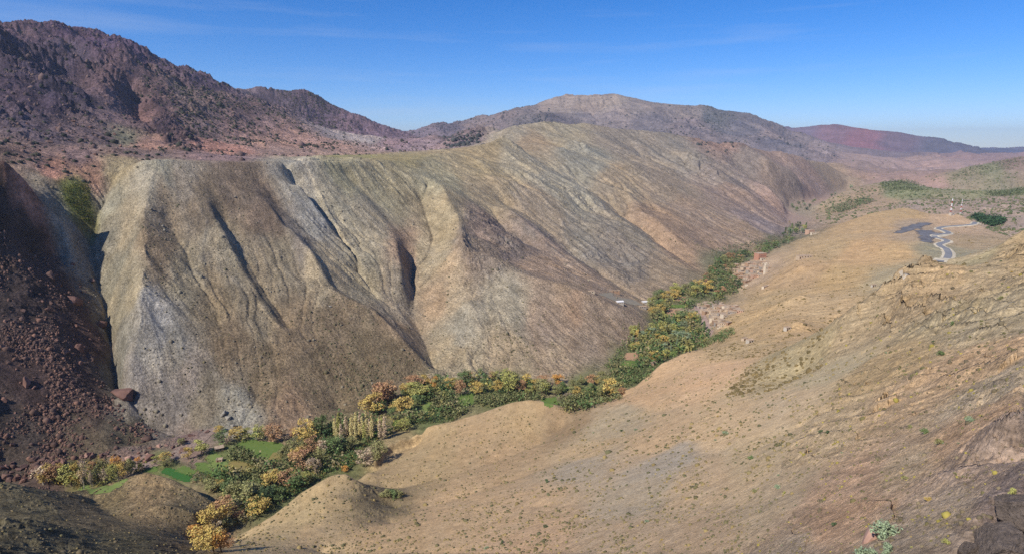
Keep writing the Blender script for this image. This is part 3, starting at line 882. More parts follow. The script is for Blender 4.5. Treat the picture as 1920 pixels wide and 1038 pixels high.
# ------------------------------------------------------------------ ground material
def ground_material(name, rough_scale, bump, beds=None):
    m = bpy.data.materials.new(name); m.use_nodes = True
    nt = m.node_tree; n = nt.nodes; l = nt.links
    bs = n['Principled BSDF']
    bs.inputs['Roughness'].default_value = 0.95
    bs.inputs['Specular IOR Level'].default_value = 0.15
    at_ = n.new('ShaderNodeAttribute'); at_.attribute_name = 'Col'
    tc = n.new('ShaderNodeTexCoord')
    mixes = at_.outputs['Color']
    bsum = None
    for sc_, amp in rough_scale:
        nz = n.new('ShaderNodeTexNoise'); nz.inputs['Scale'].default_value = sc_; nz.inputs['Detail'].default_value = 8; nz.inputs['Roughness'].default_value = 0.68
        l.new(tc.outputs['Object'], nz.inputs['Vector'])
        mr = n.new('ShaderNodeMapRange'); mr.inputs[1].default_value = 0.36; mr.inputs[2].default_value = 0.64; mr.clamp = False
        mr.inputs[3].default_value = 1 - amp; mr.inputs[4].default_value = 1 + amp
        l.new(nz.outputs['Fac'], mr.inputs[0])
        vm = n.new('ShaderNodeVectorMath'); vm.operation = 'SCALE'
        l.new(mixes, vm.inputs[0]); l.new(mr.outputs[0], vm.inputs['Scale'])
        mixes = vm.outputs[0]
        last = nz
    bed_out = None
    if beds:
        bn, bl, bamp = beds
        nv = Vector(bn).normalized()
        mp = n.new('ShaderNodeMapping'); mp.vector_type = 'POINT'
        # turn the bedding normal onto X, then squeeze the other two axes
        e = nv.rotation_difference(Vector((1, 0, 0))).to_euler()
        mp.inputs['Rotation'].default_value = e
        m2 = n.new('ShaderNodeMapping'); m2.inputs['Scale'].default_value = (1 / bl, .07 / bl, .07 / bl)
        wz = n.new('ShaderNodeTexNoise'); wz.inputs['Scale'].default_value = .35 / bl; wz.inputs['Detail'].default_value = 3
        wa = n.new('ShaderNodeVectorMath'); wa.operation = 'MULTIPLY_ADD'; wa.inputs[1].default_value = (2.2 * bl,) * 3
        l.new(tc.outputs['Object'], wz.inputs['Vector']); l.new(wz.outputs['Color'], wa.inputs[0]); l.new(tc.outputs['Object'], wa.inputs[2])
        l.new(wa.outputs[0], mp.inputs[0]); l.new(mp.outputs[0], m2.inputs[0])
        bz = n.new('ShaderNodeTexNoise'); bz.inputs['Scale'].default_value = 1; bz.inputs['Detail'].default_value = 7; bz.inputs['Roughness'].default_value = .7
        l.new(m2.outputs[0], bz.inputs['Vector'])
        mr = n.new('ShaderNodeMapRange'); mr.inputs[1].default_value = 0.36; mr.inputs[2].default_value = 0.64; mr.clamp = False
        mr.inputs[3].default_value = 1 - bamp; mr.inputs[4].default_value = 1 + bamp
        l.new(bz.outputs['Fac'], mr.inputs[0])
        vm = n.new('ShaderNodeVectorMath'); vm.operation = 'SCALE'
        l.new(mixes, vm.inputs[0]); l.new(mr.outputs[0], vm.inputs['Scale']); mixes = vm.outputs[0]
        bed_out = bz.outputs['Fac']
    l.new(mixes, bs.inputs['Base Color'])
    nb = n.new('ShaderNodeTexNoise'); nb.inputs['Scale'].default_value = rough_scale[0][0] * 1.5; nb.inputs['Detail'].default_value = 10; nb.inputs['Roughness'].default_value = 0.72
    l.new(tc.outputs['Object'], nb.inputs['Vector'])
    nb.noise_dimensions = '3D'
    bp = n.new('ShaderNodeBump'); bp.inputs['Strength'].default_value = 1.0; bp.inputs['Distance'].default_value = bump
    if bed_out is not None:
        ba = n.new('ShaderNodeMath'); ba.operation = 'MULTIPLY_ADD'; ba.inputs[1].default_value = .8
        l.new(bed_out, ba.inputs[0]); l.new(nb.outputs['Fac'], ba.inputs[2]); l.new(ba.outputs[0], bp.inputs['Height'])
    else:
        l.new(nb.outputs['Fac'], bp.inputs['Height'])
    l.new(bp.outputs[0], bs.inputs['Normal'])
    return m
MATS_G = {
 'valley_floor': ground_material('meadow_soil', [(0.25, .35), (1.2, .3)], 0.5),
 'scree_slope': ground_material('dark_scree', [(0.12, .35), (0.8, .45)], 2.2),
 'near_spur': ground_material('spur_soil', [(0.2, .3), (1.0, .4)], 1.4, ((.7, .1, .6), 1.5, .25)),
 'hills': ground_material('grey_brown_hills', [(0.08, .24), (0.7, .48)], 2.8, ((.75, .45, .25), 5.0, .17)),
 'hillside': ground_material('tan_hillside', [(0.25, .16), (1.8, .24)], 0.55),
 'rocky_slope': ground_material('bedded_rock', [(0.4, .2), (2.5, .3)], 0.6, ((.1, .5, .85), 1.2, .26)),
 'far_hillside': ground_material('ochre_hillside', [(0.1, .18), (0.7, .3)], 1.6),
 'terrain': ground_material('scrub_hills', [(0.03, .16), (0.2, .22)], 3),
 'mountain': ground_material('red_mountain_rock', [(0.03, .3), (0.25, .42)], 8, ((.8, .3, .3), 14, .15)),
 'far_mountain': ground_material('far_mountain_rock', [(0.012, .22), (0.08, .25)], 14),
 'distant_mountain': ground_material('distant_mountain_rock', [(0.006, .15), (0.04, .15)], 16),
}
KNAME = {'valley_floor': 'valley_floor', 'scree_slope': 'scree_slope', 'near_spur': 'spur_slope', 'hills': 'hills', 'hillside': 'hillside',
 'rocky_slope': 'rocky_slope', 'far_hillside': 'far_hillside', 'terrain': 'terrain', 'mountain': 'mountain', 'far_mountain': 'far_mountain', 'distant_mountain': 'distant_mountain'}

def link(o):
    scn.collection.objects.link(o); return o
def tag(o, label=None, cat=None, group=None, kind=None):
    if label: o['label'] = label
    if cat: o['category'] = cat
    if group: o['group'] = group
    if kind: o['kind'] = kind
    return o

# vertex normals from the whole sheet, so the pieces join without a seam
P = np.stack([XF, YF, Hf + CAMZ], -1)
du = np.gradient(P, axis=0); dt = np.gradient(P, axis=1)
NRM = np.cross(dt, du); NRM /= np.linalg.norm(NRM, axis=-1, keepdims=True) + 1e-12
if NRM[..., 2].mean() < 0: NRM = -NRM

# region of every face
ry = np.clip(((uF - U_MIN) / (U_MAX - U_MIN) * (ncy - 1)).round().astype(int), 0, ncy - 1)
rx = np.clip(((tF - T_MIN) / (T_MAX - T_MIN) * (ncx - 1)).round().astype(int), 0, ncx - 1)
REGF = rid[ry][:, rx]
flF2 = in_poly(TF, UF, floor_tu)
REGF = np.where(flF2, 0, REGF)
nonfl = (~flF2) & (REGF == 0)
# ground classed as floor but outside the outline goes to the slope above it
REGF = np.where(nonfl, np.where((TF > R(-8)) & (RF < 560), REG.index('hillside'), REG.index('hills')), REGF)
qreg = REGF[:-1, :-1]
ii, jj = np.meshgrid(np.arange(NY - 1), np.arange(NX - 1), indexing='ij')
a = (ii * NX + jj)
QUADS = np.stack([a, a + 1, a + NX + 1, a + NX], -1)
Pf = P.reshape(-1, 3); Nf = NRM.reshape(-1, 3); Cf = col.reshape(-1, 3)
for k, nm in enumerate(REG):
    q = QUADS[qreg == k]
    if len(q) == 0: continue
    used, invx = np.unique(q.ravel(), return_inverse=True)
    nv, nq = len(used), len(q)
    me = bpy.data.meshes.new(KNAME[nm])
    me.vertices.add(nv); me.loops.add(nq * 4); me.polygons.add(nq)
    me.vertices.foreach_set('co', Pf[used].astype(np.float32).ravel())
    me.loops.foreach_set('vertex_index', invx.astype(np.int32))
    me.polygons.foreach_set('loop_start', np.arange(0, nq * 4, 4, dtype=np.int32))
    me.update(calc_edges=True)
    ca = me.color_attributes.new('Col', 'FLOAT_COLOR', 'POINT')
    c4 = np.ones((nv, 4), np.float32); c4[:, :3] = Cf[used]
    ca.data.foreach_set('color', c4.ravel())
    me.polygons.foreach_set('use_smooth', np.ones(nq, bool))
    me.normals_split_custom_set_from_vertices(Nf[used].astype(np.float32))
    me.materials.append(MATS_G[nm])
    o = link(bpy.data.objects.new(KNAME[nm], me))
    tag(o, kind='structure')
print('ground built', round(time.time() - T0, 1))

# ------------------------------------------------------------------ the air
def box_mesh(name, x0, x1, y0, y1, z0, z1):
    me = bpy.data.meshes.new(name)
    v = [(x, y, z) for z in (z0, z1) for y in (y0, y1) for x in (x0, x1)]
    me.from_pydata(v, [], [(0, 2, 3, 1), (4, 5, 7, 6), (0, 1, 5, 4), (2, 6, 7, 3), (0, 4, 6, 2), (1, 3, 7, 5)])
    return me
HAZE = 4.5e-5
if HAZE:
    hz = link(bpy.data.objects.new('haze', box_mesh('haze', -17500, 17500, -400, 17500, float(P[..., 2].min()) - 1.0, float(P[..., 2].max()) + 40)))
    hm = bpy.data.materials.new('haze_air'); hm.use_nodes = True
    hn = hm.node_tree; hn.nodes.clear()
    ho = hn.nodes.new('ShaderNodeOutputMaterial'); hv = hn.nodes.new('ShaderNodeVolumePrincipled')
    hv.inputs['Color'].default_value = (0.8, 0.88, 1.0, 1)
    hv.inputs['Density'].default_value = HAZE
    hv.inputs['Anisotropy'].default_value = 0.2
    hn.links.new(hv.outputs[0], ho.inputs['Volume'])
    hz.data.materials.append(hm)
    tag(hz, kind='stuff')
# ------------------------------------------------------------------ shared small helpers
rnd = random.Random(7)
def mat(name, rgb, rough=0.85, var=0.0, objvar=0.0, scale=1.0, metal=0.0, hue=0.0, bump=0.0):
    m = bpy.data.materials.new(name); m.use_nodes = True
    nt = m.node_tree; n = nt.nodes; l = nt.links
    bs = n['Principled BSDF']
    bs.inputs['Roughness'].default_value = rough; bs.inputs['Metallic'].default_value = metal
    bs.inputs['Specular IOR Level'].default_value = 0.2
    c = lin(rgb)
    src = None
    rg = n.new('ShaderNodeRGB'); rg.outputs[0].default_value = (*c, 1); src = rg.outputs[0]
    hs = n.new('ShaderNodeHueSaturation'); l.new(src, hs.inputs['Color'])
    tc = n.new('ShaderNodeTexCoord'); nz = n.new('ShaderNodeTexNoise'); nz.inputs['Scale'].default_value = scale; nz.inputs['Detail'].default_value = 4
    l.new(tc.outputs['Object'], nz.inputs['Vector'])
    mr = n.new('ShaderNodeMapRange'); mr.inputs[1].default_value = .3; mr.inputs[2].default_value = .7
    mr.inputs[3].default_value = 1 - var; mr.inputs[4].default_value = 1 + var
    l.new(nz.outputs['Fac'], mr.inputs[0])
    oi = n.new('ShaderNodeObjectInfo')
    mo = n.new('ShaderNodeMapRange'); mo.inputs[3].default_value = 1 - objvar; mo.inputs[4].default_value = 1 + objvar
    l.new(oi.outputs['Random'], mo.inputs[0])
    mu = n.new('ShaderNodeMath'); mu.operation = 'MULTIPLY'; l.new(mr.outputs[0], mu.inputs[0]); l.new(mo.outputs[0], mu.inputs[1])
    l.new(mu.outputs[0], hs.inputs['Value'])
    mh = n.new('ShaderNodeMapRange'); mh.inputs[1].default_value = .3; mh.inputs[2].default_value = .7; mh.inputs[3].default_value = .5 - hue; mh.inputs[4].default_value = .5 + hue
    l.new(nz.outputs['Fac'], mh.inputs[0]); l.new(mh.outputs[0], hs.inputs['Hue'])
    l.new(hs.outputs[0], bs.inputs['Base Color'])
    if bump:
        nz.inputs['Detail'].default_value = 10; nz.inputs['Roughness'].default_value = .7
        bp = n.new('ShaderNodeBump'); bp.inputs['Distance'].default_value = bump; l.new(nz.outputs['Fac'], bp.inputs['Height']); l.new(bp.outputs[0], bs.inputs['Normal'])
    return m
def attr_mat(name, rough=0.9):
    m = bpy.data.materials.new(name); m.use_nodes = True
    n = m.node_tree.nodes
    a = n.new('ShaderNodeAttribute'); a.attribute_name = 'Col'
    bs = n['Principled BSDF']; bs.inputs['Roughness'].default_value = rough; bs.inputs['Specular IOR Level'].default_value = .15
    m.node_tree.links.new(a.outputs['Color'], bs.inputs['Base Color'])
    return m
def np_mesh(name, V, F, m=None, smooth=False, colv=None):
    """V (n,3), F (k,3|4) -> mesh"""
    V = np.asarray(V, np.float32); F = np.asarray(F, np.int32)
    me = bpy.data.meshes.new(name)
    nf, s = F.shape
    me.vertices.add(len(V)); me.loops.add(nf * s); me.polygons.add(nf)
    me.vertices.foreach_set('co', V.ravel())
    me.loops.foreach_set('vertex_index', F.ravel())
    me.polygons.foreach_set('loop_start', np.arange(0, nf * s, s, dtype=np.int32))
    me.update(calc_edges=True)
    if smooth: me.polygons.foreach_set('use_smooth', np.ones(nf, bool))
    if colv is not None:
        ca = me.color_attributes.new('Col', 'FLOAT_COLOR', 'POINT')
        c4 = np.ones((len(V), 4), np.float32); c4[:, :3] = colv
        ca.data.foreach_set('color', c4.ravel())
    if m: me.materials.append(m)
    return me
def obj(name, me, parent=None, loc=(0, 0, 0)):
    o = link(bpy.data.objects.new(name, me)); o.location = loc
    if parent: o.parent = parent
    return o
def empty(name, loc, rz=0, s=1.0):
    o = link(bpy.data.objects.new(name, None)); o.location = loc; o.rotation_euler = (0, 0, rz); o.scale = (s, s, s)
    o.empty_display_size = .5
    return o
class MB:
    def __init__(s): s.v = []; s.f = []
    def box(s, x0, x1, y0, y1, z0, z1):
        b = len(s.v)
        s.v += [(x0, y0, z0), (x1, y0, z0), (x1, y1, z0), (x0, y1, z0), (x0, y0, z1), (x1, y0, z1), (x1, y1, z1), (x0, y1, z1)]
        s.f += [tuple(b + i for i in q) for q in ((0, 3, 2, 1), (4, 5, 6, 7), (0, 1, 5, 4), (1, 2, 6, 5), (2, 3, 7, 6), (3, 0, 4, 7))]
    def bar(s, p, q, r0, r1=None, n=5):
        r1 = r0 if r1 is None else r1
        p = Vector(p); q = Vector(q); d = (q - p).normalized()
        a = d.orthogonal().normalized(); c = d.cross(a)
        b = len(s.v)
        for k, (o, r) in enumerate(((p, r0), (q, r1))):
            for i in range(n):
                t = 2 * math.pi * i / n
                s.v.append(tuple(o + (a * math.cos(t) + c * math.sin(t)) * r))
        for i in range(n):
            j = (i + 1) % n
            s.f.append((b + i, b + j, b + n + j, b + n + i))
        s.f.append(tuple(b + i for i in reversed(range(n)))); s.f.append(tuple(b + n + i for i in range(n)))
    def mesh(s, name, m):
        me = bpy.data.meshes.new(name); me.from_pydata(s.v, [], s.f); me.materials.append(m); return me

# ------------------------------------------------------------------ trees
def leaf_cloud(centres, radii, n_per, size, rng, up=0.35):
    V = []; 
    for c, r in zip(centres, radii):
        d = rng.normal(size=(n_per, 3)); d /= np.linalg.norm(d, axis=1)[:, None]
        rr = r * rng.uniform(.55, 1.08, n_per)[:, None]
        p = c + d * rr * np.array([1, 1, .85])
        nrm = d * .6 + rng.normal(size=(n_per, 3)) * .6 + np.array([0, 0, up])
        nrm /= np.linalg.norm(nrm, axis=1)[:, None]
        t = np.cross(nrm, rng.normal(size=(n_per, 3))); t /= np.linalg.norm(t, axis=1)[:, None] + 1e-9
        b = np.cross(nrm, t)
        s = size * rng.uniform(.6, 1.4, n_per)[:, None]
        V.append(np.stack([p - t * s - b * s * .6, p + t * s - b * s * .6, p + t * s * .8 + b * s * .7, p - t * s * .8 + b * s * .7], 1))
    V = np.concatenate(V).reshape(-1, 3)
    F = np.arange(len(V)).reshape(-1, 4)
    return V, F
def round_tree(seed, w=1.0, h=1.0, density=1.0):
    """unit tree 1 m high: returns crown (V,F) and trunk MB"""
    rng = np.random.default_rng(seed)
    k = 20
    cs = []; rs = []
    for i in range(k):
        a = rng.uniform(0, 2 * math.pi); rr = math.sqrt(rng.uniform(0, 1)); zz = rng.uniform(-1, 1)
        q = math.sqrt(max(0, 1 - (zz * .9) ** 2))
        cs.append(np.array([math.cos(a) * rr * q * .36 * w, math.sin(a) * rr * q * .36 * w, .56 + zz * .29]))
        rs.append(rng.uniform(.10, .17))
    V, F = leaf_cloud(cs, rs, int(62 * density), .021, rng)
    tb = MB()
    tb.bar((0, 0, -.06), (.01, 0, .16), .032, .025, 7)
    tb.bar((.01, 0, .15), (0, .01, .55), .025, .008, 6)
    for i in range(7):
        c = cs[i]; z0 = rng.uniform(.15, .36)
        tb.bar((.008, 0, z0), tuple(c), .013, .003, 5)
    return V, F, tb
def poplar_tree(seed, bare=False):
    rng = np.random.default_rng(seed)
    cs = []; rs = []
    for i in range(16):
        z = .18 + .8 * i / 15; a = rng.uniform(0, 6.28)
        wd = .055 * math.sin(math.pi * min(1, (z - .1) / .9) ** .7) + .01
        cs.append(np.array([math.cos(a) * wd * .5, math.sin(a) * wd * .5, z])); rs.append(wd + .018)
    V, F = leaf_cloud(cs, rs, 46 if bare else 70, .014, rng)
    tb = MB(); tb.bar((0, 0, -.05), (0, 0, .95), .011, .002, 6)
    for i in range(10):
        z = .15 + .07 * i; a = rng.uniform(0, 6.28)
        tb.bar((0, 0, z), (math.cos(a) * .05, math.sin(a) * .05, z + .13), .004, .001, 4)
    return V, F, tb
def bush_shape(seed):
    rng = np.random.default_rng(seed)
    cs = []; rs = []
    for i in range(12):
        a = rng.uniform(0, 6.28); r = math.sqrt(rng.uniform(0, 1)) * .36
        cs.append(np.array([math.cos(a) * r, math.sin(a) * r, rng.uniform(.22, .5) - r * .4])); rs.append(rng.uniform(.14, .24))
    V, F = leaf_cloud(cs, rs, 70, .030, rng, .5)
    tb = MB()
    for i in range(6):
        tb.bar((0, 0, -.1), tuple(cs[i]), .02, .006, 4)
    return V, F, tb
BARK = mat('bark', (112, 98, 84), .9, .2, .2, 4)
PALEBARK = mat('pale_bark', (168, 160, 146), .9, .2, .15, 4)
LEAF = {
 'rust': (150, 118, 88), 'gold': (166, 144, 84), 'orange': (180, 134, 74), 'yellow-green': (142, 140, 82), 'olive': (122, 120, 80), 'straw': (176, 164, 116),
 'green': (96, 110, 70), 'dark green': (74, 90, 62), 'pale brown': (166, 148, 124), 'grey-green': (122, 134, 106)}
LMAT = {k: mat('leaves_' + k.replace(' ', '_').replace('-', '_'), tuple(min(255, x * 1.16) for x in v), .8, .30, .14, 7, hue=.02) for k, v in LEAF.items()}
SHAPES = {'round': [round_tree(11), round_tree(12, 1.15), round_tree(13, .9), round_tree(14, 1.05, 1, .8)], 'poplar': [poplar_tree(21), poplar_tree(22)],
          'barepoplar': [poplar_tree(31, True), poplar_tree(32, True)], 'bush': [bush_shape(41), bush_shape(42)], 'loose': [round_tree(51, .8, 1, .45), round_tree(52, 1, 1, .4)]}
_cache = {}
def plant_meshes(kind, i, colour):
    key = (kind, i, colour)
    if key not in _cache:
        V, F, tb = SHAPES[kind][i]
        _cache[key] = (np_mesh('crown', V, F, LMAT[colour]), tb.mesh('trunk', PALEBARK if kind in ('barepoplar', 'loose') else BARK))
    return _cache[key]
def plant(kind, colour, loc, h, wscale=1.0, name='tree', label=None, cat='tree', group=None, i=None):
    i = rnd.randrange(len(SHAPES[kind])) if i is None else i % len(SHAPES[kind])
    cm, tm = plant_meshes(kind, i, colour)
    e = empty(name, loc, rnd.uniform(0, 6.28)); e.scale = (h * wscale, h * wscale, h); e.rotation_euler.x = rnd.uniform(-.05, .05)
    obj('crown', cm, e); obj('stem' if kind == 'bush' else 'trunk', tm, e)
    tag(e, label, cat, group)
    return e
def dist(p): return (Vector(p) - cam.location).length
ORD = 'first second third fourth fifth sixth seventh eighth ninth tenth eleventh twelfth thirteenth fourteenth fifteenth sixteenth seventeenth eighteenth nineteenth twentieth'.split()
def ordn(i, n):
    if i == 0: return 'leftmost'
    if i == n - 1: return 'rightmost'
    return ORD[i] + ' from the left' if i < 20 else 'one far along'

# clusters: phrase, then foot x, foot y, crown width, height (all in sight units), kind, colour
TREES = {
 "in the row at the valley's left end": """
82,908,34,28,loose,pale brown
92,908,22,30,round,gold
103,908,22,30,round,rust
115,900,17,26,round,gold
134,911,34,38,round,yellow-green
147,912,17,38,round,gold
158,916,15,46,loose,pale brown
174,915,9,28,loose,pale brown
186,905,18,30,round,olive
197,908,14,26,loose,pale brown
212,902,19,27,round,yellow-green
229,897,17,27,round,gold
245,890,17,29,round,olive
""", "beside the dry stream bed": """
173,884,14,18,round,rust
216,876,16,18,round,orange
259,866,9,9,round,orange
291,869,13,13,round,yellow-green
308,866,20,18,round,gold
340,834,14,12,round,olive
353,860,17,20,round,gold
378,850,26,26,round,yellow-green
313,872,26,14,round,olive
""", "above the green field": """
411,811,18,14,round,gold
417,830,22,22,round,green
429,833,13,15,round,pale brown
446,825,30,22,round,gold
462,822,20,20,round,yellow-green
486,824,24,26,round,yellow-green
512,827,36,29,round,rust
534,826,18,24,round,pale brown
550,825,16,24,loose,rust
576,821,38,32,round,gold
604,818,27,40,round,green
622,814,13,22,round,dark green
""", "in the grove right of the green field": """
535,862,22,28,round,olive
552,852,30,30,round,olive
561,866,30,28,round,gold
567,882,42,38,round,rust
586,850,30,30,round,rust
588,888,26,28,round,pale brown
600,872,28,30,round,olive
606,852,28,26,loose,pale brown
627,850,30,32,round,green
575,836,26,24,round,gold
640,845,24,24,round,dark green
658,842,24,22,round,olive
""", "at the lower end of the orchard": """
397,920,27,23,round,olive
411,918,18,18,round,gold
426,928,24,24,round,green
442,937,30,30,round,olive
463,945,50,38,round,olive
484,964,36,28,round,gold
503,942,30,30,round,dark green
514,913,36,29,round,gold
524,939,26,26,round,green
538,912,30,30,round,rust
556,918,24,26,round,green
574,908,22,22,round,yellow-green
""", 'in the gully at the bottom left': """
370,1010,26,28,round,orange
382,1026,40,36,round,gold
393,993,38,36,round,gold
400,1034,42,40,round,gold
405,1008,34,30,loose,pale brown
410,983,36,34,round,gold
415,1034,32,36,round,orange
424,972,38,36,round,rust
424,996,22,26,round,olive
427,1026,20,22,round,rust
450,971,20,13,round,rust
""", "at the foot of the tan slope": """
648,884,14,13,round,orange
688,872,34,32,round,pale brown
712,864,36,36,round,olive
""", "in the big autumn stand": """
700,776,44,40,round,gold
712,758,34,34,round,rust
724,757,52,42,round,rust
737,787,20,24,round,green
752,773,42,32,round,gold
758,806,26,21,round,yellow-green
764,742,28,26,round,gold
774,730,46,26,round,rust
779,748,40,36,round,yellow-green
781,784,34,24,bush,olive
783,757,28,18,round,green
805,722,26,22,loose,pale brown
816,732,15,30,round,orange
844,729,20,22,round,gold
863,740,24,28,round,rust
874,722,30,28,round,green
""", "behind the tan knoll": """
895,738,32,25,round,gold
901,703,8,15,round,green
909,711,10,12,round,green
922,711,18,15,round,rust
933,736,22,27,round,gold
949,702,15,12,round,yellow-green
953,736,36,38,round,yellow-green
962,722,26,26,round,olive
978,734,24,25,round,rust
995,739,17,17,round,yellow-green
1016,736,34,25,round,olive
1046,720,26,18,round,orange
1107,734,20,18,round,green
1118,719,15,16,round,gold
1128,745,24,24,round,olive
1143,744,40,34,round,gold
1160,741,26,28,round,olive
""",
}
n_tree = 0
for phrase, rows in TREES.items():
    rows = [r.split(',') for r in rows.strip().splitlines()]
    rows.sort(key=lambda r: float(r[0]))
    for i, (x, y, w, h, kind, colour) in enumerate(rows):
        x, y, w, h = map(float, (x, y, w, h))
        p = at(x, y)
        if p is None: continue
        D = dist(p)
        hm = h * D / FPX * 1.12; ws = (w / h) / .86
        size = 'tall' if hm > 13 else ('small' if hm < 6 else 'mid-sized')
        nm = {'poplar': 'poplar_tree', 'barepoplar': 'poplar_tree', 'bush': 'tree', 'loose': 'bare_tree'}.get(kind, 'tree')
        plant(kind, colour, (p.x, p.y, p.z - .1), hm, min(1.7, max(.35, ws)), nm, f"{colour} {'half-bare' if kind == 'loose' else 'leafy'} tree, {ordn(i, len(rows)).replace(' from the left', ' from left')} {phrase}"[:110],
              'tree', 'trees ' + phrase, i)
        n_tree += 1

for i in range(30):
    x = 630 + (i % 10) * 10.2 + rnd.uniform(-4.5, 4.5); y = 814 + (i // 10) * 7.5 + rnd.uniform(-1.5, 1.5) - (x - 630) * .05
    p = at(x, y)
    if p is None: continue
    plant('barepoplar', rnd.choice(['straw', 'straw', 'pale brown', 'yellow-green']), (p.x, p.y, p.z - .1), rnd.uniform(25, 44) * dist(p) / FPX, 1.25, 'poplar_tree',
          'slim half-bare poplar, ' + ['back', 'middle', 'front'][i // 10] + ' planted row, ' + ('left' if i % 10 < 5 else 'right') + ' half', 'poplar', 'slim half-bare poplars in planted rows')
    n_tree += 1
def pin(px, py, poly):
    ins = False
    for i in range(len(poly)):
        x1, y1 = poly[i]; x2, y2 = poly[(i + 1) % len(poly)]
        if (y1 > py) != (y2 > py) and px < (x2 - x1) * (py - y1) / (y2 - y1) + x1: ins = not ins
    return ins
def spots(poly, n, gap, seed):
    r = random.Random(seed); xs = [q[0] for q in poly]; ys = [q[1] for q in poly]; out = []
    for _ in range(n * 40):
        x = r.uniform(min(xs), max(xs)); y = r.uniform(min(ys), max(ys))
        if pin(x, y, poly) and all((x - a) ** 2 + ((y - b) * 1.6) ** 2 > gap * gap for a, b in out):
            out.append((x, y))
            if len(out) >= n: break
    return out
WOODS = [
 ([(735,768),(790,745),(850,735),(930,738),(1020,742),(1100,742),(1170,745),(1150,722),(1100,715),(1040,716),(960,712),(880,712),(800,722),(745,748)], 40, 11, (16, 30),
  ['olive', 'yellow-green', 'gold', 'rust', 'green', 'olive'], 'tree in the belt behind the tan knoll'),
 ([(1185,655),(1180,630),(1205,618),(1235,612),(1232,600),(1262,600),(1300,590),(1318,606),(1322,622),(1300,632),(1310,640),(1290,655),(1255,668),(1230,680),(1205,690),(1198,665)], 84, 6, (13, 22),
  ['olive', 'yellow-green', 'green', 'olive', 'gold', 'grey-green', 'green', 'yellow-green'], 'tree in the dense wood by the lower hill village'),
 ([(1222,600),(1217,575),(1232,560),(1250,552),(1300,543),(1330,541),(1335,550),(1300,560),(1262,562),(1245,575),(1250,592),(1235,604)], 30, 8, (15, 24),
  ['olive', 'gold', 'olive', 'green', 'yellow-green'], 'tree edging the small brown fields'),
 ([(1325,515),(1345,492),(1400,480),(1440,468),(1440,475),(1400,490),(1378,500),(1370,520),(1388,535),(1372,552),(1340,556),(1318,540)], 44, 7.5, (9, 16),
  ['olive', 'green', 'dark green', 'olive', 'rust', 'green'], 'tree on the flat below the upper hill village'),
 ([(1440,470),(1470,455),(1468,440),(1478,425),(1512,430),(1500,445),(1468,465)], 18, 6, (7, 13),
  ['green', 'dark green', 'grey-green', 'yellow-green'], 'tree in the narrow valley beyond the pink house'),
 ([(1478,385),(1500,380),(1540,376),(1590,353),(1606,352),(1560,372),(1520,392),(1490,400)], 14, 5, (5, 8),
  ['dark green', 'green', 'grey-green'], 'tree, tiny, in the farthest valley bend'),
]
for wi, (poly, n, gap, (ha, hb), cols, lab) in enumerate(WOODS):
    for k, (x, y) in enumerate(spots(poly, n, gap, 100 + wi)):
        p = at(x, y)
        if p is None: continue
        kd = 'poplar' if rnd.random() < (.22 if wi in (1, 4) else .06) else 'round'
        colr = rnd.choice(cols); ys_ = [q_[1] for q_ in poly]; fr = (y - min(ys_)) / (max(ys_) - min(ys_))
        lab2 = (('slim ' if kd == 'poplar' else '') + colr + ' ' + lab + (', far side' if fr < .34 else (', middle' if fr < .67 else ', near side')))
        plant(kd, colr, (p.x, p.y, p.z - .1), rnd.uniform(ha, hb) * dist(p) / FPX, rnd.uniform(.95, 1.25) * (1.5 if kd == 'poplar' else 1), 'tree',
              lab2, 'tree', {0: 'trees scattered along the valley belt', 1: 'trees of the dense wood by the stream', 2: 'trees around the brown fields', 3: 'trees below the upper hill village', 4: 'trees in the narrow valley', 5: 'trees in the far bend'}[wi])
        n_tree += 1
print('trees', n_tree, sum(1 for o in scn.objects if o.get('category') == 'tree'), round(time.time() - T0, 1))

# ------------------------------------------------------------------ fields laid on the valley floor
def field_mat(name, a, b, sc, ang=0.4):
    m = bpy.data.materials.new(name); m.use_nodes = True
    n = m.node_tree.nodes; l = m.node_tree.links; bs = n['Principled BSDF']; bs.inputs['Roughness'].default_value = .95; bs.inputs['Specular IOR Level'].default_value = .1
    tc = n.new('ShaderNodeTexCoord'); mp = n.new('ShaderNodeMapping'); mp.inputs['Rotation'].default_value = (0, 0, ang)
    wv = n.new('ShaderNodeTexWave'); wv.inputs['Scale'].default_value = sc; wv.inputs['Distortion'].default_value = 1.5; wv.inputs['Detail'].default_value = 3
    nz = n.new('ShaderNodeTexNoise'); nz.inputs['Scale'].default_value = .35; nz.inputs['Detail'].default_value = 8
    mx = n.new('ShaderNodeMix'); mx.data_type = 'RGBA'; mx.inputs['A'].default_value = (*lin(a), 1); mx.inputs['B'].default_value = (*lin(b), 1)
    ad = n.new('ShaderNodeMath'); ad.operation = 'MULTIPLY_ADD'; ad.inputs[1].default_value = .3
    l.new(tc.outputs['Object'], mp.inputs[0]); l.new(mp.outputs[0], wv.inputs['Vector']); l.new(tc.outputs['Object'], nz.inputs['Vector'])
    l.new(wv.outputs['Fac'], ad.inputs[0]); l.new(nz.outputs['Fac'], ad.inputs[2]); 
    l.new(ad.outputs[0], mx.inputs['Factor']); l.new(mx.outputs[2], bs.inputs['Base Color'])
    return m
F_GREEN = field_mat('meadow_green', (72, 104, 48), (108, 122, 66), .9)
F_DARK = field_mat('crop_dark_green', (42, 88, 42), (66, 106, 52), 1.2, 1.0)
F_LIME = field_mat('crop_lime', (92, 118, 60), (122, 132, 76), 1.0, .2)
F_BROWN = field_mat('ploughed_brown', (158, 124, 98), (176, 142, 112), .8, 1.2)
F_TAN = field_mat('fallow_tan', (144, 122, 80), (124, 118, 70), .7, .1)
FIELDS = []
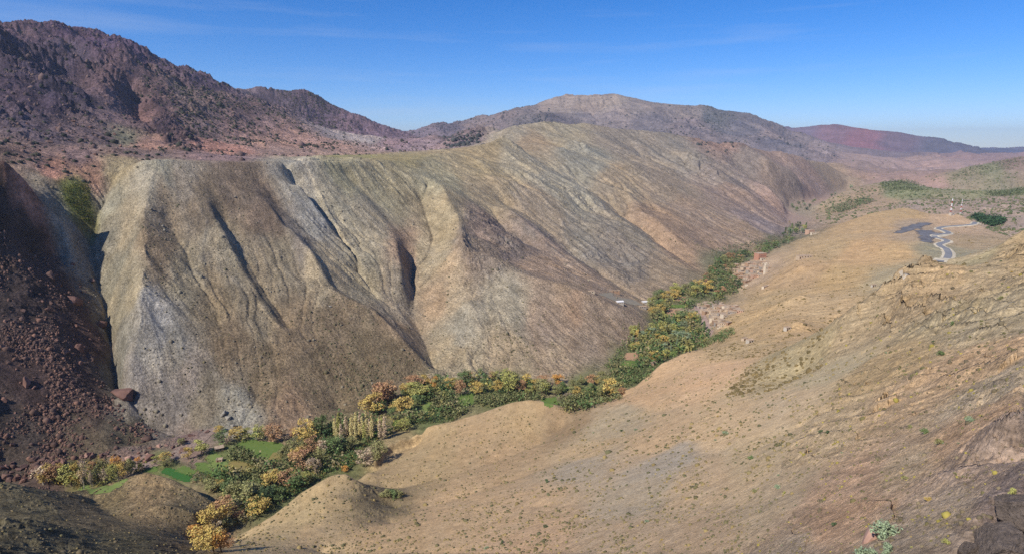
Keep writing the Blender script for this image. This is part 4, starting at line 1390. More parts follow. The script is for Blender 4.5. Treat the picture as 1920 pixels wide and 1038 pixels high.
def drape(name, poly, m, off, step=None, label=None):
    """a thin sheet that follows the ground inside a sight outline"""
    FIELDS.append(poly)
    pts = [at(x, y) for x, y in poly]
    pl = [(p.x, p.y) for p in pts if p]
    xs = [p[0] for p in pl]; ys = [p[1] for p in pl]
    step = step or max(1.2, (max(xs) - min(xs)) / 26)
    # dense boundary + fan of a grid clipped cell by cell
    gx = np.arange(min(xs), max(xs) + step, step); gy = np.arange(min(ys), max(ys) + step, step)
    X, Y = np.meshgrid(gx, gy)
    TT = np.arctan2(X, Y); UU = np.log(np.hypot(X, Y))
    Z = GF(TT, UU) + CAMZ + off
    ins = in_poly(X, Y, pl)
    q = ins[:-1, :-1] | ins[1:, :-1] | ins[:-1, 1:] | ins[1:, 1:]
    nx = X.shape[1]
    ii, jj = np.nonzero(q)
    F = np.stack([ii * nx + jj, ii * nx + jj + 1, (ii + 1) * nx + jj + 1, (ii + 1) * nx + jj], 1)
    if len(F) == 0: return None
    used, iv = np.unique(F.ravel(), return_inverse=True)
    V = np.stack([X.ravel(), Y.ravel(), Z.ravel()], 1)[used]
    o = obj(name, np_mesh(name, V, iv.reshape(-1, 4), m, True))
    tag(o, kind='structure'); return o
drape('field', [(445,832),(465,824),(520,830),(538,838),(530,846),(512,850),(505,862),(482,864),(470,850)], F_GREEN, .12)
drape('field', [(510,851),(534,844),(526,858),(512,868),(500,866)], F_TAN, .18)
drape('field', [(303,883),(312,876),(357,894),(352,903)], F_DARK, .12)
drape('field', [(385,858),(402,848),(412,856),(410,866),(398,868)], F_LIME, .12)
drape('field', [(388,872),(398,864),(424,866),(424,880),(404,878)], F_LIME, .14)
drape('field', [(368,866),(384,868),(392,882),(420,890),(400,892),(372,880)], F_GREEN, .10)
drape('field', [(392,848),(404,838),(414,842),(404,850)], F_LIME, .13)
drape('field', [(430,866),(446,864),(474,872),(470,884),(440,884),(428,876)], F_TAN, .12)
drape('field', [(330,880),(345,874),(366,884),(360,892)], F_GREEN, .12)
drape('field', [(1100,728),(1124,724),(1130,730),(1108,734)], F_GREEN, .12)
drape('field', [(270,882),(280,874),(296,876),(290,884)], F_GREEN, .12)
drape('field', [(150,915),(160,910),(200,912),(232,898),(236,902),(205,920),(175,925)], F_LIME, .10)
drape('field', [(857,752),(866,738),(886,738),(888,756),(870,760)], F_GREEN, .12)
drape('field', [(976,716),(982,708),(1006,712),(1000,720),(984,722)], F_GREEN, .12)
drape('field', [(1016,746),(1040,745),(1046,756),(1036,762),(1020,756)], F_GREEN, .12)
drape('field', [(1036,728),(1060,722),(1070,728),(1050,736)], F_LIME, .12)
drape('field', [(700,812),(714,802),(722,812),(708,822)], F_GREEN, .12)
drape('field', [(735,795),(745,786),(756,786),(748,800)], F_GREEN, .12)
drape('field', [(788,768),(798,754),(812,752),(806,764),(794,774)], F_LIME, .12)
drape('field', [(1171,673),(1174,661),(1195,661),(1197,675)], F_BROWN, .12)
drape('field', [(1162,688),(1170,677),(1196,677),(1192,690)], F_GREEN, .12)
drape('field', [(1250,586),(1254,579),(1273,579),(1272,589),(1260,592)], F_BROWN, .12)
drape('field', [(1254,577),(1260,571),(1282,571),(1284,576)], F_GREEN, .12)
drape('field', [(1266,562),(1274,556),(1284,556),(1283,566)], F_BROWN, .12)
drape('field', [(1308,634),(1314,626),(1320,628),(1318,636)], F_LIME, .12)
drape('field', [(1250,668),(1262,656),(1272,658),(1262,668)], F_LIME, .12)
STREAM = mat('stream_pebbles', (138, 120, 108), .9, .45, 0, .9, hue=.01)
drape('stream_bed', [(236,878),(262,868),(300,858),(330,846),(342,832),(372,822),(388,806),(402,802),(398,814),(382,830),(362,840),(352,850),(330,860),(300,870),(262,880)], STREAM, .2)
drape('stream_bed', [(1046,744),(1060,737),(1078,735),(1070,741),(1054,746)], STREAM, .2)
drape('stream_bed', [(1303,575),(1312,572),(1322,592),(1332,612),(1336,628),(1326,630),(1318,608),(1308,594)], mat('pink_gravel', (158, 136, 124), .95, .2, 0, .5), .2)

# orchards and thickets nobody could count: one object each
OPEN = [(262,885),(300,866),(375,838),(420,838),(440,828),(548,826),(548,850),(512,876),(470,872),(430,892),(400,888),(357,905),(300,895)]
def thicket(name, poly_list, n, hrange, colours, seed, wide=.9, leaves=10):
    rng = np.random.default_rng(seed); Vs = []; Cs = []
    for poly, k in poly_list:
        for (x, y) in spots(poly, k, 1.2, seed + k):
            if any(pin(x, y, q) for q in FIELDS) or (name == 'woodland' and pin(x, y, OPEN)): continue
            p = at(x, y)
            if p is None: continue
            h = rng.uniform(*hrange); c = lin(colours[rng.integers(len(colours))]) * rng.uniform(.8, 1.2)
            m = leaves
            d = rng.normal(size=(m, 3)) * np.array([.28 * wide, .28 * wide, .26]) * h + np.array([p.x, p.y, p.z + h * .5])
            nrm = rng.normal(size=(m, 3)) + np.array([0, 0, .8]); nrm /= np.linalg.norm(nrm, axis=1)[:, None]
            t = np.cross(nrm, rng.normal(size=(m, 3))); t /= np.linalg.norm(t, axis=1)[:, None]; b = np.cross(nrm, t)
            s = h * .17 * min(1, (12 / leaves) ** .4) * rng.uniform(.6, 1.3, m)[:, None]
            Vs.append(np.stack([d - t * s, d - b * s * .8, d + t * s, d + b * s * .8], 1).reshape(-1, 3))
            Cs.append(np.repeat(np.clip(c * rng.uniform(.75, 1.25, (m, 1)), 0, 1), 4, axis=0))
    V = np.concatenate(Vs); C = np.concatenate(Cs)
    o = obj(name, np_mesh(name, V, np.arange(len(V)).reshape(-1, 4), LEAFATTR, colv=C))
    tag(o, kind='stuff'); return o
LEAFATTR = attr_mat('leaf_colours', .8)
OLV = [(118, 120, 80), (106, 112, 72), (128, 122, 84), (98, 106, 68)]
GRN = [(88, 112, 66), (100, 118, 70), (78, 100, 64)]
thicket('orchard', [([(425,850),(445,838),(490,862),(500,872),(488,880),(440,868)], 150), ([(455,890),(470,880),(540,885),(560,900),(520,920),(470,930),(430,915),(440,898)], 320)], 0, (2.2, 4), OLV, 5)
thicket('orchard', [([(795,760),(800,735),(850,742),(862,762),(880,770),(850,788),(810,778)], 260), ([(888,745),(960,740),(1010,742),(1020,750),(960,752),(920,765),(890,758)], 260), ([(1050,745),(1150,742),(1170,748),(1110,762),(1070,772),(1045,758)], 260)], 0, (2.2, 4.4), OLV, 6)
thicket('orchard', [([(1160,690),(1205,688),(1228,690),(1215,712),(1180,722),(1130,715)], 260), ([(1280,652),(1320,640),(1345,628),(1355,632),(1330,650),(1290,660)], 160)], 0, (2, 4), GRN + OLV, 8)
thicket('undergrowth', [([(380,905),(440,930),(470,955),(560,925),(640,880),(700,830),(760,800),(850,790),(860,780),(780,790),(700,815),(640,860),(560,905),(470,930),(420,915)], 480),
  ([(330,890),(420,880),(440,900),(400,915)], 120), ([(620,870),(690,840),(700,852),(650,880)], 160), ([(1060,735),(1140,725),(1180,700),(1190,720),(1110,750)], 160)], 0, (1.2, 2.6), GRN + [(120, 112, 66)], 9)
thicket('undergrowth', [([(1130,690),(1160,655),(1185,625),(1195,640),(1180,670),(1150,700)], 170), ([(1300,560),(1350,545),(1390,545),(1360,560)], 70), ([(1340,632),(1352,622),(1372,615),(1378,626),(1350,645)], 130)], 0, (1.5, 3.5), GRN + OLV, 10)
thicket('undergrowth', [([(1330,470),(1400,455),(1460,440),(1468,452),(1410,470),(1340,490)], 260), ([(1480,390),(1510,385),(1530,392),(1500,402)], 60)], 0, (2, 4.5), [(96, 106, 80), (108, 110, 84)], 12)
BIG = [(335,895),(345,870),(385,850),(420,825),(560,815),(620,795),(690,765),(740,735),(800,715),(880,706),(1040,712),(1110,712),(1150,690),(1225,690),(1190,715),(1160,745),(1080,780),(1000,745),(900,770),(790,793),(700,825),(650,870),(600,892),(560,920),(480,975),(440,990),(415,950),(380,915)]
thicket('undergrowth', [(BIG, 2600)], 0, (.7, 2.2), GRN + OLV + [(124, 116, 70), (130, 104, 72)], 21, 1.3, 7)
thicket('undergrowth', [([(1140,700),(1175,655),(1230,612),(1216,575),(1250,553),(1330,543),(1385,550),(1350,570),(1300,585),(1312,620),(1340,640),(1290,660),(1230,690)], 900)], 0, (1, 3), GRN + OLV + [(124, 116, 70)], 22, 1.3, 7)
AUT = OLV + GRN + GRN + [(156, 146, 84), (142, 138, 84), (150, 138, 104)]
thicket('woodland', [(BIG, 290)], 0, (3.5, 8), AUT, 31, 1.1, 44)
thicket('woodland', [([(1140,705),(1175,655),(1230,612),(1216,575),(1250,553),(1330,543),(1385,550),(1350,570),(1300,585),(1312,620),(1340,640),(1290,660),(1230,690)], 190)], 0, (5, 11), AUT, 32, 1.0, 44)
thicket('woodland', [([(1325,515),(1345,488),(1400,474),(1470,450),(1480,420),(1505,430),(1490,450),(1440,474),(1385,500),(1370,520),(1388,535),(1372,552),(1330,543)], 240)], 0, (5, 10), GRN + OLV + [(130, 116, 80)], 33, 1.0, 36)
thicket('woodland', [([(95,905),(110,885),(180,875),(250,868),(300,862),(340,850),(380,850),(390,870),(330,880),(280,880),(235,895),(200,915),(150,918)], 90)], 0, (3, 6), [(150, 128, 70), (126, 124, 68), (140, 126, 96), (104, 104, 64)], 34, 1.0, 44)
thicket('wood', [([(1822,409),(1828,404),(1840,406),(1850,412),(1870,410),(1886,414),(1878,421),(1862,426),(1840,418)], 420)], 0, (5, 9), [(58, 84, 54), (66, 92, 58), (52, 76, 52)], 13, 1.0, 12)
thicket('wood', [([(1645,345),(1700,338),(1735,350),(1730,362),(1690,358),(1660,360)], 260), ([(1560,388),(1620,372),(1640,378),(1580,400),(1545,400)], 260), ([(1850,362),(1920,355),(1920,366),(1860,370)], 200), ([(1780,334),(1800,318),(1860,306),(1920,296),(1920,312),(1840,330)], 200)], 0, (5, 9), [(98, 108, 76), (104, 112, 80)], 14, 1.0, 9)
thicket('mossy_growth', [([(120,355),(150,342),(166,345),(170,380),(176,405),(172,425),(160,418),(140,400),(122,376)], 520)], 0, (1.0, 2.2), [(92, 104, 40), (110, 104, 36), (76, 92, 36)], 15, 1.3, 10)

# ------------------------------------------------------------------ road
ASPH = mat('asphalt', (128, 128, 130), .9, .12, 0, .15)
SHO = mat('road_verge', (196, 184, 160), .95, .2, 0, .2)
def smooth_path(pts, n=8):
    out = []
    for i in range(len(pts) - 1):
        p0 = pts[max(0, i - 1)]; p1 = pts[i]; p2 = pts[i + 1]; p3 = pts[min(len(pts) - 1, i + 2)]
        for k in range(n):
            t = k / n
            out.append(tuple(.5 * ((2 * p1[j]) + (-p0[j] + p2[j]) * t + (2 * p0[j] - 5 * p1[j] + 4 * p2[j] - p3[j]) * t * t + (-p0[j] + 3 * p1[j] - 3 * p2[j] + p3[j]) * t ** 3) for j in (0, 1)))
    out.append(pts[-1]); return out
def ribbon(name, sight, width, m, off):
    pts = [at(x, y) for x, y in smooth_path(sight, 5)]
    pts = [p for p in pts if p and 600 < p.length < 1400]
    q = [pts[0]]
    for p in pts[1:]:
        if (p.xy - q[-1].xy).length > 2: q.append(p)
    # ease the course so the strip keeps an even line
    for _ in range(2):
        q = [q[0]] + [(q[i - 1] + q[i] * 2 + q[i + 1]) / 4 for i in range(1, len(q) - 1)] + [q[-1]]
    V = []; F = []
    ns = 4
    for i, p in enumerate(q):
        d = (q[min(i + 1, len(q) - 1)] - q[max(i - 1, 0)]); d.z = 0; d.normalize(); nrm = Vector((-d.y, d.x, 0))
        zc = max(ground(p.x + nrm.x * s, p.y + nrm.y * s) for s in (-width / 2, -width / 4, 0, width / 4, width / 2))
        for s in range(ns + 1):
            a = (s / ns - .5) * width
            V.append((p.x + nrm.x * a, p.y + nrm.y * a, zc + off))
    # skirts down to the ground on both sides make the embankment
    nrow = ns + 1
    for i in range(len(q) - 1):
        for s in range(ns): F.append((i * nrow + s, i * nrow + s + 1, (i + 1) * nrow + s + 1, (i + 1) * nrow + s))
    b = len(V)
    for i in range(len(q)):
        for s in (0, ns):
            x, y, z = V[i * nrow + s]; c = q[i]
            ex = x + (x - c.x) * .5; ey = y + (y - c.y) * .5
            V.append((ex, ey, min(z, ground(ex, ey)) - .8))
    for i in range(len(q) - 1):
        F.append((i * nrow, (i + 1) * nrow, b + (i + 1) * 2, b + i * 2))
        F.append(((i + 1) * nrow + ns, i * nrow + ns, b + i * 2 + 1, b + (i + 1) * 2 + 1))
    o = obj(name, np_mesh(name, V, F, m, False)); tag(o, kind='structure'); return o
RD = [(1752,496),(1763,491),(1777,483),(1778,473),(1771,466),(1760,460),(1766,456.5),(1777,453),(1766,448.5),(1751,445),(1757,441.5),(1779,438.5),(1772,433.5),(1759,429.5),(1768,426),(1795,424),(1820,422),(1832,418.5)]
SLATE = mat('slate_spoil', (106, 105, 108), .95, .25, 0, .12)
drape('slate_bank', [(1685,437),(1697,429),(1712,423),(1737,417),(1739,420),(1722,426),(1706,432),(1690,438)], SLATE, .35)
drape('slate_bank', [(1723,431),(1732,436),(1742,431),(1752,437),(1762,436),(1754,443),(1744,447),(1738,456),(1730,446)], SLATE, .35)
try:
    ribbon('road_verge', RD, 10, SHO, .3)
    ribbon('road', RD, 6, ASPH, .7)
    pass
except Exception as ex:
    print('road', ex)

# ------------------------------------------------------------------ houses
WALLS = {'mud-pink': (184, 152, 130), 'pale earth': (192, 172, 146), 'cream': (200, 186, 164), 'salmon': (182, 136, 114), 'white': (188, 180, 166), 'grey stone': (160, 152, 142), 'brown earth': (160, 132, 108)}
WM = {k: mat('plaster_' + k.replace(' ', '_').replace('-', '_'), v, .9, .12, .08, .6) for k, v in WALLS.items()}
ROOF = mat('earth_roof', (172, 152, 130), .95, .2, .12, .4)
METAL = mat('pale_sheet_roof', (214, 212, 210), .5, .06, .05, .5)
DARK = mat('dark_opening', (40, 36, 34), .8)
DOORM = mat('door_wood', (92, 66, 50), .8, .1)
def house_parts(L, W, Hh, roof='flat', nwin=2):
    w = MB(); w.box(-L / 2, L / 2, -W / 2, W / 2, -2.5, Hh)
    r = MB()
    if roof == 'flat':
        t = .35
        r.box(-L / 2 + t, L / 2 - t, -W / 2 + t, W / 2 - t, Hh + .004, Hh + .12)
        for a in ((-L / 2 - .1, L / 2 + .1, -W / 2 - .1, -W / 2 + t), (-L / 2 - .1, L / 2 + .1, W / 2 - t, W / 2 + .1), (-L / 2 - .1, -L / 2 + t, -W / 2 + t, W / 2 - t), (L / 2 - t, L / 2 + .1, -W / 2 + t, W / 2 - t)):
            r.box(*a, Hh + .002, Hh + .5)
    else:
        b = len(r.v)
        r.v += [(-L / 2 - .3, -W / 2 - .4, Hh), (L / 2 + .3, -W / 2 - .4, Hh), (L / 2 + .3, W / 2 + .4, Hh), (-L / 2 - .3, W / 2 + .4, Hh), (-L / 2 - .3, 0, Hh + W * .22), (L / 2 + .3, 0, Hh + W * .22)]
        r.f += [(b, b + 1, b + 5, b + 4), (b + 2, b + 3, b + 4, b + 5), (b, b + 4, b + 3), (b + 1, b + 2, b + 5), (b, b + 3, b + 2, b + 1)]
    wins = []
    for i in range(nwin):
        x = (i + 1) / (nwin + 1) * L - L / 2 + .7
        m = MB(); m.box(x - .5, x + .5, -W / 2 - .06, -W / 2 + .1, Hh * .5, Hh * .5 + 1.1); wins.append(m)
    d = MB(); d.box(-L / 2 + .5, -L / 2 + 1.7, -W / 2 - .07, -W / 2 + .1, -.2, 2.1)
    return w, r, wins, d
_hm = {}
def house(kind, wall, loc, rz, label, group=None, s=1.0, name='house', cat='house', roofm=None):
    L, W, Hh, rf, nw = kind
    key = (kind, wall, roofm)
    if key not in _hm:
        w, r, wins, d = house_parts(L, W, Hh, rf, nw)
        _hm[key] = (w.mesh('wall', WM[wall]), r.mesh('roof', roofm or (ROOF if rf == 'flat' else METAL)), [q.mesh('window', DARK) for q in wins], d.mesh('door', DOORM))
    wm_, rm_, win, dm = _hm[key]
    e = empty(name, loc, rz, s)
    obj('wall', wm_, e); obj('roof', rm_, e); obj('door', dm, e)
    for q in win: obj('window', q, e)
    tag(e, label, cat, group); return e
KINDS_H = [(8, 6, 3.4, 'flat', 2), (11, 6.5, 3.2, 'flat', 3), (7, 7, 5.6, 'flat', 2), (13, 5, 3.0, 'flat', 3), (6, 5, 2.8, 'flat', 1)]
def village(poly, n, gap, seed, label, group, s, cols):
    r = random.Random(seed)
    for x, y in spots(poly, n, gap, seed):
        p = at(x, y)
        if p is None: continue
        k = r.choice(KINDS_H)
        zz = p.z
        wc = r.choice(cols); xs_ = [v[0] for v in poly]; ys_ = [v[1] for v in poly]
        ps = ('back' if y < (min(ys_) + max(ys_)) / 2 else 'front') + ' ' + ('left' if x < (min(xs_) + max(xs_)) / 2 else 'right')
        lb = ('long ' if k[0] > 10 else 'two-storey ' if k[2] > 5 else 'small ') + wc + ' flat-roofed house, ' + ps + ' part of the ' + label
        house(k, wc, (p.x, p.y, zz), r.choice([0, .2, -.3, 1.4, .5]) + r.uniform(-.15, .15), lb, group, s)
COLS_V = ['mud-pink', 'pale earth', 'brown earth', 'brown earth', 'pale earth', 'grey stone', 'mud-pink', 'cream']
village([(1375,500),(1400,493),(1432,493),(1447,500),(1432,513),(1412,524),(1398,538),(1394,528),(1382,514)], 56, 4.4, 61, 'upper hill village', 'earth houses of the upper hill village', .78, COLS_V)
village([(1312,570),(1340,566),(1372,576),(1392,585),(1360,592),(1358,600),(1368,610),(1345,614),(1330,598),(1318,586)], 52, 4.6, 62, 'lower hill village', 'earth houses of the lower hill village', .66, COLS_V)
def at_house(px, py, kind, wall, rz, label, s=1.0, **k):
    p = at(px, py)
    if p: return house(kind, wall, (p.x, p.y, p.z), rz, label, None, s, **k)
at_house(1425, 485, (13, 10, 8.0, 'flat', 3), 'salmon', .3, 'big salmon-pink block house at the valley edge above the upper village')
at_house(1430, 488, (6, 4, 2.8, 'flat', 1), 'cream', .2, 'low cream outbuilding just below the salmon-pink block house')
at_house(1518, 438, (13, 10, 7, 'flat', 3), 'mud-pink', .3, 'lone pink-and-white house on the valley floor far upstream')
at_house(1529, 439, (16, 6, 3, 'flat', 3), 'cream', .1, 'long low cream yard wall building right of the lone upstream house')
at_house(1212, 569, (14, 7, 3.6, 'gable', 3), 'white', .25, 'white shed with pale metal pitched roof left of the trees', .72, roofm=METAL)
at_house(1162, 569, (9, 6, 3.2, 'gable', 2), 'white', .2, 'small white hut on the gravel pad left of the metal-roofed shed', .75, roofm=METAL)
at_house(1109, 549, (7, 4.5, 2.6, 'flat', 1), 'cream', .2, 'tiny cream hut at the head of the gravel pad', .8)
at_house(1152, 548, (13, 2.5, 2.2, 'flat', 2), 'brown earth', .1, 'low brown sheepfold wall above the gravel pad', .9)
at_house(1205, 577, (9, 4, 2.4, 'flat', 2), 'grey stone', .1, 'low grey stone pen just below the metal-roofed shed', .8)
at_house(1508, 484, (17, 7, 3.0, 'flat', 4), 'pale earth', .15, 'long pale walled compound alone on the ochre hillside')
at_house(1436, 540 - 2, (16, 4, 2.2, 'flat', 3), 'cream', .6, 'scattered pale walls below the upper village', .7)
at_house(411, 843, (6, 5, 2.6, 'gable', 1), 'brown earth', .6, 'little brown stone hut between the two lime-green plots', .75, roofm=ROOF)
at_house(412, 864, (4, 3, 1.6, 'flat', 1), 'mud-pink', .2, 'tiny pink stone pen at the corner of the lime-green plot', .8)
at_house(1211, 676, (6, 5, 2.8, 'flat', 1), 'cream', .3, 'small pale farm hut under trees beside the ploughed field', .7)
at_house(1226, 683, (7, 5, 2.6, 'flat', 2), 'mud-pink', .8, 'pinkish farm hut at the edge of the tan spur near the ploughed field', .7)
at_house(1406, 642, (5, 4, 2.6, 'flat', 1), 'white', .3, 'small white hut in the dry gully on the tan hillside', .8)
at_house(1396, 637, (5, 3, 1.8, 'flat', 1), 'pale earth', .5, 'pale stone pen just above the small white gully hut', .8)
at_house(1476, 618, (4.5, 3.5, 2.4, 'flat', 1), 'white', .3, 'tiny white hut alone on the smooth ochre slope', .8)
at_house(1363, 507, (11, 6, 3.2, 'flat', 3), 'white', .1, 'white building half hidden by trees left of the upper village', .8)
at_house(1638, 537, (5, 2.5, 2.0, 'flat', 1), 'white', .2, 'tiny white shelter behind the rocky crest', .8)
# mosque tower
p = at(1435, 513)
t = empty('minaret', (p.x, p.y, p.z), .3)
m_ = MB(); m_.box(-1.9, 1.9, -1.9, 1.9, -2, 10); obj('shaft', m_.mesh('shaft', WM['cream']), t)
m_ = MB(); m_.box(-2.2, 2.2, -2.2, 2.2, 10.003, 10.6); m_.box(-1, 1, -1, 1, 10.603, 13); m_.bar((0, 0, 13), (0, 0, 14.2), .9, .05, 8); obj('lantern', m_.mesh('lantern', WM['cream']), t)
m_ = MB(); m_.box(-.5, .5, -1.96, -1.8, 6.5, 8); obj('window', m_.mesh('window', DARK), t)
tag(t, 'pale square minaret rising at the right of the upper village', 'tower')
# gravel pad, laybys
PAD = mat('pale_gravel', (150, 140, 120), .95, .12, 0, .3)
drape('gravel_pad', [(1122,551),(1148,549),(1150,556),(1190,563),(1205,572),(1186,570),(1150,563),(1140,558)], PAD, .2)
drape('track', [(1680,522),(1690,517),(1700,518),(1694,524)], mat('pale_track', (176, 164, 146), .95, .1, 0, .4), .3)
drape('track', [(1640,550),(1650,543),(1664,534),(1666,538),(1654,548)], bpy.data.materials['pale_track'], .3)

# ------------------------------------------------------------------ radio masts
RED = mat('mast_red', (178, 104, 88), .6); WHT = mat('mast_white', (220, 218, 214), .6)
def mast(px, py, hpx, label, dishes):
    p = at(px, py); h = hpx * dist(p) / FPX
    e = empty('radio_mast', (p.x, p.y, p.z), .4)
    n = 7
    for k in range(n):
        z0, z1 = h * k / n, h * (k + 1) / n
        w0 = 1.1 - .75 * k / n; w1 = 1.1 - .75 * (k + 1) / n
        m = MB(); cs = [(-1, -1), (1, -1), (1, 1), (-1, 1)]
        for i in range(4):
            a = cs[i]; b = cs[(i + 1) % 4]
            m.bar((a[0] * w0, a[1] * w0, z0), (a[0] * w1, a[1] * w1, z1), .15, .15, 4)
            m.bar((a[0] * w0, a[1] * w0, z0), (b[0] * w1, b[1] * w1, z1), .16, .16, 4)
            m.bar((b[0] * w0, b[1] * w0, z0), (a[0] * w1, a[1] * w1, z1), .16, .16, 4)
            m.bar((a[0] * w1, a[1] * w1, z1), (b[0] * w1, b[1] * w1, z1), .16, .16, 4)
        obj('section', m.mesh('section', WHT if k % 2 == 0 else RED), e)
    for z in dishes:
        m = MB(); m.bar((-1.2, -.8, h * z), (-1.2, -1.5, h * z), 1.3, 1.1, 12); obj('dish', m.mesh('dish', WHT), e)
    m = MB(); m.bar((0, 0, h), (0, 0, h * 1.12), .14, .05, 4); obj('antenna', m.mesh('antenna', WHT), e)
    tag(e, label, 'radio mast', 'radio masts on the knoll'); return e
mast(1782, 402.5, 24, 'left-hand red and white lattice mast on the knoll', (.9, .55, .3))
mast(1800.5, 402, 22, 'right-hand slimmer red and white lattice mast on the knoll', (.8, .4))
at_house(1784, 403.5, (6, 5, 3.2, 'flat', 1), 'white', .2, 'small white equipment hut at the foot of the left-hand mast', 1.0, name='equipment_hut', cat='hut')
at_house(1803, 403.3, (6, 5, 3.2, 'flat', 1), 'white', .2, 'small white equipment hut at the foot of the right-hand mast', 1.0, name='equipment_hut', cat='hut')
print('buildings', round(time.time() - T0, 1))

# ------------------------------------------------------------------ boulders
def rock_mesh(seed, m, sub=3, cuts=11, rough=.03):
    import bmesh
    rng = np.random.default_rng(seed)
    bm = bmesh.new(); bmesh.ops.create_icosphere(bm, subdivisions=sub, radius=.62)
    pl = [(lambda n: n / np.linalg.norm(n))(rng.normal(size=3)) for _ in range(cuts)]
    dd = rng.uniform(.24, .46, cuts)
    wv_ = [(lambda n: n / np.linalg.norm(n))(rng.normal(size=3)) for _ in range(5)]
    for v in bm.verts:
        c = np.array(v.co)
        for n_, d_ in zip(pl, dd):
            s = c @ n_ - d_
            if s > 0: c = c - n_ * s * .92
        w_ = sum(math.sin(float(c @ wv_[i_]) * (6 * 1.9 ** i_) + i_) * .55 ** i_ for i_ in range(5))
        c = c * (1 + rough * 1.6 * w_ + rough * .5 * rng.normal())
        v.co = Vector(c)
    me = bpy.data.meshes.new('boulder'); bm.to_mesh(me); bm.free(); me.materials.append(m); return me
RK = {'reddish': mat('red_rock', (118, 90, 80), .95, .3, .2, 1.5), 'dark': mat('dark_rock', (104, 82, 74), .95, .3, .2, 1.5), 'grey': mat('grey_rock', (146, 140, 128), .95, .3, .2, 1.5), 'pink': mat('pink_rock', (172, 138, 122), .95, .2, .1, 2)}
RM = {(c, i): rock_mesh(70 + i, RK[c]) for c in RK for i in range(4)}
RK['outcrop'] = mat('corner_shade_rock', (112, 100, 90), .95, .5, .1, 6, bump=.5)
for i in range(4): RM[('outcrop', i)] = rock_mesh(90 + i, RK['outcrop'], 5, 16, .035)
def boulder(px, py, wpx, colour, label, group=None, tall=1.0, i=None):
    p = at(px, py)
    if p is None: return
    s = wpx * dist(p) / FPX
    o = obj('boulder', RM[(colour, rnd.randrange(4) if i is None else i)], None, (p.x, p.y, p.z + s * .12))
    o.scale = (s, s * rnd.uniform(.75, 1.05), s * tall * rnd.uniform(.75, 1.0)); o.rotation_euler = (rnd.uniform(-.3, .3), rnd.uniform(-.3, .3), rnd.uniform(0, 6.28))
    tag(o, label, 'boulder', group)
boulder(233, 742, 30, 'reddish', 'house-sized reddish boulder at the foot of the scree beside the grey cliff', None, .8, 1)
boulder(192, 612, 22, 'reddish', 'tall reddish boulder on the right edge of the scree, above the house-sized one', None, 1.3, 0)
boulder(139, 568, 22, 'reddish', 'blocky lit boulder in the upper middle of the dark scree', None, 1.0, 2)
boulder(50, 720, 13, 'reddish', 'upright boulder at the left of the dark scree', None, 1.4, 3)
boulder(148, 656, 11, 'reddish', 'narrow upright boulder halfway down the dark scree', None, 1.4, 3)
boulder(92, 520, 20, 'dark', 'wide dark slab near the top of the dark scree', None, .7, 2)
boulder(1635, 1008, 38, 'pink', 'pinkish broken rock between the round grey-green bushes at the lower right', None, 1.15, 2)
boulder(277, 862, 20, 'reddish', 'largest reddish boulder in the dry stream bed', None, .9, 0)
boulder(1872, 1040, 96, 'outcrop', 'added dark broken rock shading the bottom right corner', 'rock outcrop at the bottom right corner', .8, 0)  # dark rocks added here to stand in for the shadow over the corner
boulder(1922, 985, 84, 'outcrop', 'upper added dark rock shading the right edge', 'rock outcrop at the bottom right corner', .9, 2)
boulder(1812, 1040, 40, 'outcrop', 'small added dark rock at the left foot of the shading corner rocks', 'rock outcrop at the bottom right corner', .7, 3)
boulder(240, 850 + 12, 14, 'pink', 'pale boulder at the left end of the dry stream bed', None, .9, 2)
SC_POLY = [(0,490),(150,490),(195,520),(200,640),(215,720),(245,785),(300,815),(250,835),(180,850),(0,868)]
for k, (x, y) in enumerate(spots(SC_POLY, 80, 14, 71)):
    w_ = rnd.choice([3, 3, 4, 4, 5, 6, 9])
    boulder(x, y, w_, rnd.choice(['reddish', 'dark', 'dark', 'reddish']), ('small ' if w_ < 5 else 'larger ') + 'red-brown rock on the dark scree slope, ' + ('upper' if y < 610 else 'middle' if y < 740 else 'lower') + (' left' if x < 90 else ' right') + ' part', 'rocks strewn on the dark scree slope')
for k, (x, y) in enumerate(spots([(100,870),(170,850),(250,848),(330,828),(385,803),(402,806),(385,822),(345,850),(290,868),(230,885),(180,882),(110,895)], 60, 7, 72)):
    boulder(x, y, rnd.choice([4, 5, 6, 8, 10]), rnd.choice(['reddish', 'pink', 'reddish', 'dark']), 'pinkish rock in the dry stream bed, ' + ('left end' if x < 180 else 'middle' if x < 290 else 'right end'), 'rocks in the dry stream bed', .8)
for k, (x, y) in enumerate(spots([(0,872),(60,862),(120,855),(125,885),(60,905),(0,900)], 36, 8, 73)):
    w_ = rnd.choice([6, 8, 11])
    boulder(x, y, w_, rnd.choice(['reddish', 'dark']), ('dark' if w_ < 9 else 'big dark') + ' rock piled in the bank at the left edge, ' + ('left' if x < 45 else 'middle' if x < 90 else 'right') + ' part', 'rocks piled in the bank at the left edge', 1.0)
for k, (x, y) in enumerate(spots([(0,230),(150,225),(300,285),(200,300),(60,310),(0,270)], 46, 11, 74)):
    boulder(x, y, rnd.choice([3, 4, 5, 6]), rnd.choice(['dark', 'reddish']), 'rock lying on the red apron below the crags, ' + ('left' if x < 100 else 'middle' if x < 190 else 'right') + ' part', 'rocks on the red apron below the crags', .9)
for (x, y, w) in [(284, 393, 5), (300, 398, 4), (305, 424, 5), (308, 432, 4), (620, 575, 6), (442, 370, 5), (486, 780, 7), (428, 785, 12), (436, 800, 10), (420, 776, 12)]:
    boulder(x, y, w, 'grey', 'grey rock standing out on the near face of the grey-brown hill', 'grey rocks on the near hill face', .9)

